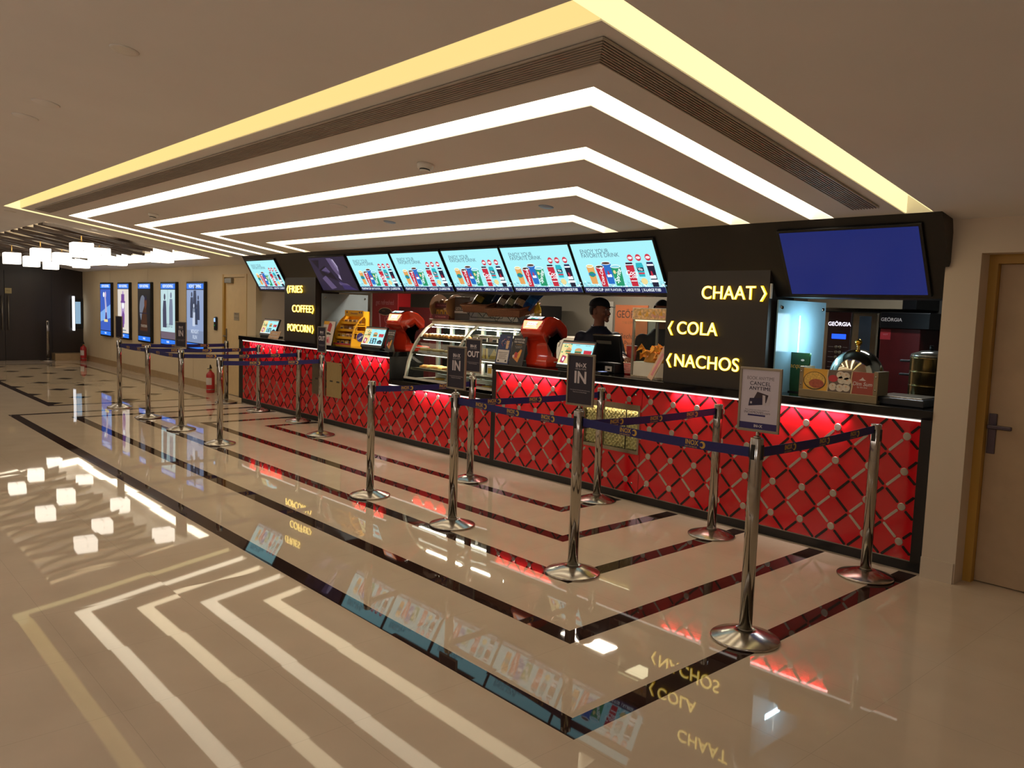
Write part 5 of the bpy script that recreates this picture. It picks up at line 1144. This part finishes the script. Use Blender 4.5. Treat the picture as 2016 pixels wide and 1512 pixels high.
mb = MB(); mb.rbox(0, .8, 0, .24, 0, 1.6, mat('dark_red_board', '4A1012', .5, vary=.15), .005); tag(mb.build('red_cabinet', loc=(-8.32, 1.6, 0)), 'plain dark red cabinet between the cooler and the left red dispenser', 'cabinet')
t = thing('drinks_machine', 'black machine with GEORGIA lettering behind the syrup bottle', 'machine', (-5.62, 1.87, .9)); mb = MB(); mb.rbox(-.32, .0, 0, .5, 0, .78, BLKP, .006); mb.build('body', t); mb = MB(); mb.text('GE\u00d6RGIA', face_M((-.13, -.0008, .66), *FRONT), .065, CW); mb.build('lettering', t)
mb = MB(); mb.rbox(-.4, .2, 0, .4, 0, .4, CASEW, .006); mb.box(-.2, -.19, -.001, 0, .05, .35, BLKP); tag(mb.build('white_appliance', loc=(-4.9, 1.9, .9)), 'white appliance on the back worktop seen through the right red dispenser', 'appliance')
t = thing('coffee_poster', 'orange brown GEORGIA coffee poster on the kitchen wall behind the worker', 'poster', (-4.53, 2.494, 1.3)); mb = MB(); mb.box(-.26, .26, -.004, .004, -.45, .42, mat('orange_brown_poster', '8A4A26', .5, vary=.12, scale=3)); mb.build('sheet', t)
mb = MB(); Fq = face_M((0, -.0045, 0), *FRONT); mb.text('GE\u00d6RGIA', Fq @ Matrix.Translation((0, .3, 0)), .13, CAKE, 0, .01, sx=.85); mb.text('THE ESPRESSO', Fq @ Matrix.Translation((0, .2, 0)), .045, CHO); mb.text('Recharge', Fq @ Matrix.Translation((0, .03, 0)), .09, CAKE, .1); mb.text('Pause', Fq @ Matrix.Translation((0, -.06, 0)), .09, CAKE, .1); mb.disc((-.05, -.25), .12, .09, CT, Fq, 20); mb.build('print', t)
mb = MB(); mb.rbox(-.13, .13, 0, .02, 0, 1.76, mat('pale_grey_door_panel', '7C7A74', .4, vary=.05), .003); tag(mb.build('grey_panel', loc=(-4.95, 2.475, 0)), 'pale grey upright panel on the kitchen wall left of the coffee poster', 'panel')

# ------------------------------------------------------------------ people
SKIN = mat('brown_skin', '8C5C45', .5, vary=.06, scale=12); HAIRM = mat('black_hair', '0E0B0A', .75, vary=.2); NAVYS = mat('navy_shirt', '12162C', .75, vary=.15, scale=20); BLK_T = mat('charcoal_tee', '1E1F24', .8, vary=.15, scale=20); TRO = mat('black_trousers', '0C0C10', .8, vary=.1); SHOE = mat('black_shoe', '080808', .4, vary=.1)
def loft(mb, rings, m, n=28):
    R = []
    for c, rt, fw, a, b in rings:
        row = []
        for k in range(n):
            t = 2 * math.pi * k / n; ct, st = math.cos(t), math.sin(t); e = .8
            row.append(mb.bm.verts.new(Vector(c) + rt * a * math.copysign(abs(ct) ** e, ct) + fw * b * math.copysign(abs(st) ** e, st)))
        R.append(row)
    for A, B in zip(R, R[1:]):
        for k in range(n): mb.face([A[k], A[(k + 1) % n], B[(k + 1) % n], B[k]], m, True)
    mb.face(R[0][::-1], m); mb.face(R[-1], m)
def fuse(mb, name, m, parent, vox, sm=4):
    """closes the overlapping pieces of one body or garment into one continuous smooth surface"""
    bmesh.ops.recalc_face_normals(mb.bm, faces=mb.bm.faces[:])
    me = bpy.data.meshes.new('raw'); mb.bm.to_mesh(me); mb.bm.free(); ob = bpy.data.objects.new('raw', me); COL.objects.link(ob)
    r = ob.modifiers.new('r', 'REMESH'); r.mode = 'VOXEL'; r.voxel_size = vox
    s_ = ob.modifiers.new('s', 'SMOOTH'); s_.factor = .5; s_.iterations = sm
    bpy.context.view_layer.update(); dg = bpy.context.evaluated_depsgraph_get(); nm = bpy.data.meshes.new_from_object(ob.evaluated_get(dg)); nm.name = name
    nm.materials.clear(); nm.materials.append(m); nm.shade_smooth()
    bpy.data.objects.remove(ob); bpy.data.meshes.remove(me)
    o = bpy.data.objects.new(name, nm); COL.objects.link(o); o.parent = parent
    return o
def hand(mb, w0, d, across, nrm, m):
    """palm, five bent fingers of different length and a thumb from the side of the palm; nrm points out of the back of the hand"""
    d = Vector(d).normalized(); a = Vector(across); a = (a - d * a.dot(d)).normalized(); n = Vector(nrm); n = (n - d * n.dot(d) - a * n.dot(a)).normalized(); w0 = Vector(w0)
    loft(mb, [(w0 - d * .02, a, n, .026, .02), (w0 + d * .02, a, n, .034, .017), (w0 + d * .06, a, n, .042, .015), (w0 + d * .092, a, n, .04, .012)], m, 16)
    for off, ln in ((-.031, .066), (-.0105, .078), (.0105, .073), (.031, .056)):
        b = w0 + d * .085 + a * off; sp = a * off * .35
        mb.tube([b, b + d * ln * .42 - n * .004 + sp * .4, b + d * ln * .75 - n * .018 + sp * .7, b + d * ln * .95 - n * .036 + sp], [.0098, .0092, .0084, .0068], m, 8)
    mb.tube([w0 + d * .02 - a * .03, w0 + d * .05 - a * .052 - n * .008, w0 + d * .082 - a * .064 - n * .02, w0 + d * .1 - a * .066 - n * .03], [.013, .0115, .0105, .008], m, 8)
def person(lab, base, fwd, look, armL, armR, shirt, cap, handL=None, handR=None, badge=False):
    t = thing('person', lab, 'person', (base[0], base[1], 0)); O = Vector((base[0], base[1], 0)); f = Vector((*fwd, 0)).normalized(); l = Vector((-f.y, f.x, 0)); z = Vector((0, 0, 1)); lk = Vector((*look, 0)).normalized()
    P = lambda a, b, c: f * a + l * b + z * c                     # forward, to the person's left, up
    HM = Matrix.Translation(P(.02, 0, 1.63)) @ lk.to_track_quat('-Y', 'Z').to_matrix().to_4x4()
    arms = {1: [Vector(q) - O for q in armL], -1: [Vector(q) - O for q in armR]}
    body = MB(); S = SKIN
    loft(body, [(P(0, 0, .9), l, f, .14, .1), (P(0, 0, 1.05), l, f, .135, .095), (P(.01, 0, 1.25), l, f, .155, .1), (P(0, 0, 1.36), l, f, .15, .085), (P(-.005, 0, 1.43), l, f, .075, .06)], S)
    body.tube([P(-.01, 0, 1.38), P(-.005, 0, 1.46), P(.008, 0, 1.54), P(.015, 0, 1.6)], [.07, .056, .053, .055], S, 16)
    def head(d, p):
        x, y, zz = p
        if zz < 0: k = -zz / .118; x *= 1 - .30 * k ** 1.3; y = y * (1 - .1 * k) - .012 * k
        if y > 0: y *= 1.06
        if y < 0 and zz > -.09: y *= .95
        return Vector((x, y, zz))
    body.ball((0, .005, 0), (.077, .097, .118), S, HM, 32, 24, head)
    body.prism([(-.088, .022), (-.1, .0), (-.119, -.03), (-.112, -.04), (-.088, -.043)], 'x', -.011, .011, S, HM)
    body.ball((0, -.1, -.034), (.017, .014, .011), S, HM, 12, 8); body.ball((0, -.08, -.092), (.028, .02, .022), S, HM, 12, 8); body.ball((0, -.088, -.06), (.03, .012, .016), S, HM, 12, 8)
    for s in (-1, 1): body.ball((.078 * s, .012, -.008), (.012, .02, .032), S, HM, 12, 8); body.ball((.045 * s, -.07, -.028), (.024, .02, .022), S, HM, 12, 8); body.ball((.033 * s, -.084, .03), (.024, .01, .008), S, HM, 12, 8)
    for s in (1, -1):
        sh = P(-.005, s * .175, 1.375); el, wr = arms[s]
        body.tube([sh, sh.lerp(el, .5), el, el.lerp(wr, .4), wr], [.052, .047, .04, .038, .027], S, 14)
        hd = handL if s > 0 else handR; d, ac, n = hd if hd else ((wr - el), f, l * s)
        hand(body, wr, d, ac, n, S)
        body.tube([P(0, s * .09, .95), P(.01, s * .095, .7), P(.015, s * .1, .48), P(-.01, s * .1, .3), P(-.02, s * .1, .08)], [.085, .075, .055, .05, .036], S, 14)
        body.tube([P(-.03, s * .1, .045), P(.05, s * .105, .04), P(.13, s * .11, .03)], [.035, .036, .028], S, 12)
    fuse(body, 'body', S, t, .0055)
    g = MB(); G_ = shirt
    loft(g, [(P(0, 0, .86), l, f, .165, .125), (P(0, 0, 1.0), l, f, .155, .118), (P(.012, 0, 1.2), l, f, .172, .122), (P(.008, 0, 1.32), l, f, .178, .115), (P(0, 0, 1.4), l, f, .15, .09), (P(-.008, 0, 1.452), l, f, .092, .074), (P(-.01, 0, 1.478), l, f, .07, .066)], G_, 32)
    for s in (1, -1):
        sh = P(-.005, s * .17, 1.368); el, wr = arms[s]
        g.ball(sh, (.066, .066, .06), G_, None, 16, 12)
        if cap: g.tube([sh, sh.lerp(el, .5), el, el.lerp(wr, .45), el.lerp(wr, .84)], [.064, .06, .054, .05, .041], G_, 16)
        else: g.tube([sh, sh.lerp(el, .4), sh.lerp(el, .82)], [.064, .062, .06], G_, 16)
    fuse(g, 'shirt', G_, t, .009)
    if cap:
        mb = MB(); mb.tube([P(.066 * math.cos(a) - .008, .07 * math.sin(a), 1.475 + .006 * math.cos(2 * a) - .01 * math.cos(a)) for a in [2 * math.pi * k / 24 for k in range(25)]], .011, G_, 8); mb.build('collar', t)
    g = MB()
    loft(g, [(P(0, 0, .8), l, f, .17, .125), (P(0, 0, .97), l, f, .15, .112)], TRO)
    for s in (1, -1): g.tube([P(0, s * .09, .88), P(.01, s * .095, .7), P(.015, s * .1, .48), P(-.015, s * .1, .07)], [.098, .09, .074, .062], TRO, 16)
    fuse(g, 'trousers', TRO, t, .012)
    for s in (1, -1):
        mb = MB(); M = Matrix.Translation(P(.045, s * .105, .045)) @ f.to_track_quat('Y', 'Z').to_matrix().to_4x4(); mb.ball((0, 0, 0), (.05, .135, .045), SHOE, M, 20, 12, lambda d, p: Vector((p.x, p.y, max(p.z, -.042)))); mb.build('shoe', t)
    for s in (-1, 1):
        mb = MB(); mb.ball((.032 * s, -.0845, .012), (.013, .008, .0065), WHITEP, HM, 12, 8); mb.ball((.032 * s, -.091, .012), (.0055, .003, .0055), HAIRM, HM, 10, 6); mb.build('eye', t)
        mb = MB(); mb.tube([HM @ Vector(((.032 + q) * s, -.092 + abs(q) * .15, .034 + .004 * math.cos(q * 60))) for q in (-.018, -.008, .004, .018)], [.002, .0032, .003, .0018], HAIRM, 6); mb.build('eyebrow', t)
    mb = MB(); LIP = mat('lips', '6A3A32', .45, vary=.05)
    mb.tube([HM @ Vector((x, -.1015 + abs(x) * .35, -.056 + abs(x) * .3)) for x in (-.026, -.013, 0, .013, .026)], [.002, .0045, .005, .0045, .002], LIP, 6)
    mb.tube([HM @ Vector((x, -.1 + abs(x) * .35, -.066 + abs(x) * .42)) for x in (-.024, -.012, 0, .012, .024)], [.002, .0045, .0055, .0045, .002], LIP, 6); mo = mb.build('mouth', t)
    mb = MB(); mb.tube([HM @ Vector((x, -.1035 + abs(x) * .35, -.061 + abs(x) * .36)) for x in (-.019, -.01, 0, .01, .019)], [.0015, .003, .0034, .003, .0015], WHITEP, 6); mb.build('teeth', mo)
    mb = MB(); mb.ball((0, .012, .012), (.083, .1, .112), HAIRM, HM, 28, 18, lambda d, p: Vector((p.x, p.y if p.y > -.085 + .0 or p.z > .075 else p.y, max(p.z, .052 if d.y < -.15 else (.01 if d.y < .25 else -.055))))); mb.build('hair', t)
    if cap:
        CAPM = mat('black_cap', '0F1016', .85, vary=.15)
        mb = MB(); mb.ball((0, .01, .05), (.089, .108, .085), CAPM, HM, 28, 16, lambda d, p: Vector((p.x, p.y, max(p.z, -.004)))); cp_ = mb.build('cap', t)
        mb = MB(); P2 = [(-.07, -.06)] + [(.074 * math.cos(R_(a)), -.075 - .075 * math.sin(R_(a))) for a in range(180, -1, -15)] + [(.07, -.06)]
        mb.prism(P2, 'z', .05, .056, CAPM, HM @ Matrix.Rotation(R_(6), 4, 'X')); mb.build('visor', cp_)
    if badge:
        c = P(.137, .08, 1.375); mb = MB(); Fq = face_M(c, l * .93 - f * .3, (-f.x * .1, -f.y * .1, 1)); mb.rbox(-.036, .036, -.011, .011, -.02, .007, glow('blue_badge', '2A62C8', .5), .002, Fq); mb.build('name_badge', t)
    return t
person('smiling person in a navy shirt and black cap, one hand on the striped cups', (-3.42, .66), (.80, -.60), (.93, .22), ((-3.09, .62, 1.2), (-2.885, .415, 1.205)), ((-3.60, .50, 1.14), (-3.40, .42, 1.12)), NAVYS, True,
       handL=((.9, -.42, -.12), (.4, .9, 0), (0, 0, 1)), badge=True)
person('person with black hair and a charcoal T-shirt standing behind the nacho warmer', (-2.78, .82), (.70, -.71), (.75, -.6), ((-2.60, .98, 1.13), (-2.5, .8, 1.1)), ((-2.98, .66, 1.14), (-2.90, .52, 1.1)), BLK_T, False)

# ------------------------------------------------------------------ back wall: light boxes, extinguishers, small devices
BLUH = glow('lightbox_blue', '2F78E6', 1.1, True)
def lightbox(lab, x, w, draw, bg):
    t = thing('light_box', lab, 'light box', (x, WY, .68), group='poster light boxes on the cream wall'); h = 1.25
    mb = MB(); mb.rbox(-w / 2, w / 2, -.06, 0, 0, h, BLKP, .006); mb.build('case', t)
    F = face_M((0, -.0605, 0), *FRONT); i = w / 2 - .03
    mb = MB(); mb.rect(-i, i, h - .135, h - .035, BLUH, F); mb.text('NOW SHOWING', F @ Matrix.Translation((0, h - .085, .001)), .085, WH, 0, .02, sx=.85 * w / .82); mb.build('header', t)
    mb = MB(); mb.rect(-i, i, .035, .125, BLUH, F); mb.text('INOX', F @ Matrix.Translation((0, .08, .001)), .055, WH, 0, .02); mb.build('footer', t)
    mb = MB(); mb.rect(-i, i, .14, h - .15, bg, F); s_ = mb.build('poster', t)
    mb = MB(); draw(mb, F, i, .14, h - .15); mb.build('poster_art', s_)
G_ = glow
def fig(mb, F, cx, z0, s, m, lean=0.):                # a standing robed figure
    mb.flat([(cx - .1 * s, z0), (cx + .1 * s, z0), (cx + .09 * s + lean, z0 + .35 * s), (cx + .07 * s + lean, z0 + .5 * s), (cx - .07 * s + lean, z0 + .5 * s), (cx - .1 * s + lean, z0 + .33 * s)], m, F, .001)
    mb.disc((cx + lean, z0 + .57 * s), .045 * s, .06 * s, m, F, 14, .0012)
def d1(mb, F, i, a, b):
    mb.flat([(-i, a + .2), (i, a + .3), (i, b - .35), (-i, b - .55)], G_('p1_glow', '7FB0EE', 1.), F, .0008); mb.flat([(-.02, a + .2), (.14, a + .2), (.12, a + .5), (.02, b - .12), (-.08, b - .08), (-.02, b - .4)], G_('p1_figure', 'B9B4D6', 1.), F, .0014); mb.disc((-.12, b - .13), .05, .06, WH, F, 14, .002); mb.disc((.02, b - .13), .05, .07, G_('p1_pink', 'D8C0DC', 1.), F, 14, .002); mb.rect(-.1, .18, a + .2, a + .26, YEL, F, .002); mb.flat([(-.02, a + .26), (.14, a + .26), (.1, a + .42), (.02, a + .42)], G_('p1_plum', '4A3A86', .8), F, .0022)
def d2(mb, F, i, a, b):
    PU = G_('p2_purple', '7A4C9A', .9); fig(mb, F, 0, a + .2, 1.15, G_('p2_lilac', 'B79CC8', 1.)); mb.rect(-.12, .1, b - .26, b - .11, PU, F, .0024); mb.rect(-.16, .15, b - .3, b - .26, PU, F, .0024); mb.disc((0, b - .36), .07, .07, WH, F, 16, .002); mb.flat([(-.05, a + .12), (.06, a + .12), (.1, a + .4), (0, a + .5), (-.08, a + .38)], PU, F, .003); mb.rect(-.2, .2, a + .05, a + .07, GRT, F, .002)
def d3(mb, F, i, a, b):
    mb.disc((-.08, b - .4), .2, .28, G_('p3_haze', '7A8090', .8), F, 20, .0008); mb.flat([(-.25, a + .1), (.22, a + .1), (.16, a + .5), (.12, b - .32), (.03, b - .34), (-.12, a + .45)], G_('p3_brown', '4A2C1E', .8), F, .0014); mb.disc((.1, b - .27), .075, .13, G_('p3_face', '6A3A24', .8), F, 16, .002); mb.disc((.11, b - .18), .06, .05, DKB, F, 14, .0024); mb.rect(-.28, .26, a + .46, a + .475, DKB, F, .003); mb.text('THE RETURN', F @ Matrix.Translation((0, a + .2, .003)), .08, G_('p3_title', 'B8A894', .8), sx=.8)
def d4(mb, F, i, a, b):
    D = G_('p4_dark', '4A4C66', .8); fig(mb, F, -.17, a + .22, 1.05, D); fig(mb, F, .18, a + .28, 1.0, G_('p4_mid', '7C86A0', .9)); mb.rect(-.004, .004, a + .2, b, G_('p4_line', '3E6A66', .7), F, .001); mb.rect(-i, i, a, a + .14, G_('p4_base', '7A6A78', .8), F, .0008); mb.text('TWO OF US', F @ Matrix.Translation((.04, a + .26, .003)), .1, D, sx=.8)
def d5(mb, F, i, a, b):
    D = G_('p5_dark', '3C4660', .8); L = G_('p5_pale', 'C6D2E6', 1.)
    for cx, z0, s in ((-.15, a + .45, .75), (.0, a + .55, .8), (.16, a + .42, .7), (-.05, a + .3, .65), (.07, a + .33, .6)): fig(mb, F, cx, z0, s, D if s != .65 else L)
    mb.rect(-i, i, a, a + .22, G_('p5_base', '8494B4', .9), F, .0008); mb.text('MIDNIGHT', F @ Matrix.Translation((0, a + .2, .003)), .1, L, 0, .02, sx=.75); mb.text('RUN', F @ Matrix.Translation((0, a + .1, .003)), .1, L, 0, .02)
lightbox('leftmost light box, blue poster with a pale tall figure', -18.36, .84, d1, G_('p1_bg', '3F62C4', .95, True))
lightbox('second light box from the left, cream poster with a purple hat', -17.04, .82, d2, G_('p2_bg', 'E2D9CE', 1., True))
lightbox('middle light box, dark poster with a brown cloaked figure', -15.65, .80, d3, G_('p3_bg', '2A2628', .6, True))
lightbox('light box with a pale teal poster of two standing figures', -14.25, .84, d4, G_('p4_bg', 'BFDDE2', 1., True))
lightbox('rightmost light box nearest the cream door, grey blue crowd poster', -12.85, .86, d5, G_('p5_bg', '93A6CC', .95, True))
def extinguisher(lab, x, y):
    t = thing('fire_extinguisher', lab, 'fire extinguisher', (x, y, 0), group='red fire extinguishers on the floor'); t.scale = (.92, .92, .88); RX_ = mat('extinguisher_red', 'B02A2C', .3, vary=.05)
    mb = MB(); mb.lathe([(0, 0), (.072, 0), (.078, .02), (.078, .34), (.066, .39), (.03, .42), (.026, .44), (0, .44)], (0, 0, 0), RX_, 28); mb.lathe([(.0785, .06), (.0785, .075)], (0, 0, 0), GREYMETAL, 28); mb.build('cylinder', t)
    mb = MB(); mb.lathe([(0, .44), (.02, .44), (.02, .47), (0, .47)], (0, 0, 0), BRASS, 14); mb.rbox(-.014, .014, -.1, .03, .475, .487, BLKP, .003, Matrix.Rotation(R_(40), 4, 'Z')); mb.prism([(-.02, .487), (.03, .487), (.0, .56), (-.012, .55)], 'x', -.006, .006, BLKP); mb.build('valve', t)
    mb = MB(); mb.tube([(-.02, 0, .455), (-.075, .01, .44), (-.1, .01, .36), (-.095, .01, .2), (-.088, .01, .12)], .011, BLKP, 8); mb.build('hose', t)
    mb = MB(); 
    P = []
    for a in range(-40, 61, 10): P.append((.0787 * math.sin(R_(a + 25)), -.0787 * math.cos(R_(a + 25))))
    for p, q in zip(P, P[1:]): mb.poly([(p[0], p[1], .16), (q[0], q[1], .16), (q[0], q[1], .3), (p[0], p[1], .3)], CW)
    mb.build('label_sheet', t)
extinguisher('red fire extinguisher standing by the cream wall left of the counter', -11.9, .13)
extinguisher('distant red fire extinguisher in the corner by the dark wall', -19.95, .14)
t = thing('access_reader', 'black access control reader with a blue screen beside the cream door', 'access reader', (-12.0, WY, 1.08)); mb = MB(); mb.rbox(-.05, .05, -.04, 0, 0, .24, BLKP, .02); mb.build('body', t)
mb = MB(); mb.rect(-.034, .034, .15, .215, glow('reader_blue', '9CC4F8', 1.2), face_M((0, -.0405, 0), *FRONT)); mb.build('display', t); mb = MB(); mb.disc((0, .09), .01, .01, glow('reader_green', '2AE070', 1.2), face_M((0, -.0405, 0), *FRONT), 12); mb.build('green_light', t)
t = thing('wall_light_panel', 'white glowing upright panel with a blue screen on the dark wall', 'light panel', (LX, .06, .73)); mb = MB(); mb.rbox(.0, .06, -.05, .2, .06, .78, BLKP, .006); mb.build('back_box', t)
mb = MB(); mb.rbox(.06, .16, -.045, .0, 0, .86, glow('panel_white', 'F4F6FA', 1.3, True), .008); mb.build('lit_edge', t)
mb = MB(); mb.rect(.03, .15, .17, .72, glow('panel_blue', '9CC0DC', .8), face_M((.0605, 0, 0), (0, 1, 0))); mb.build('blue_screen', t)
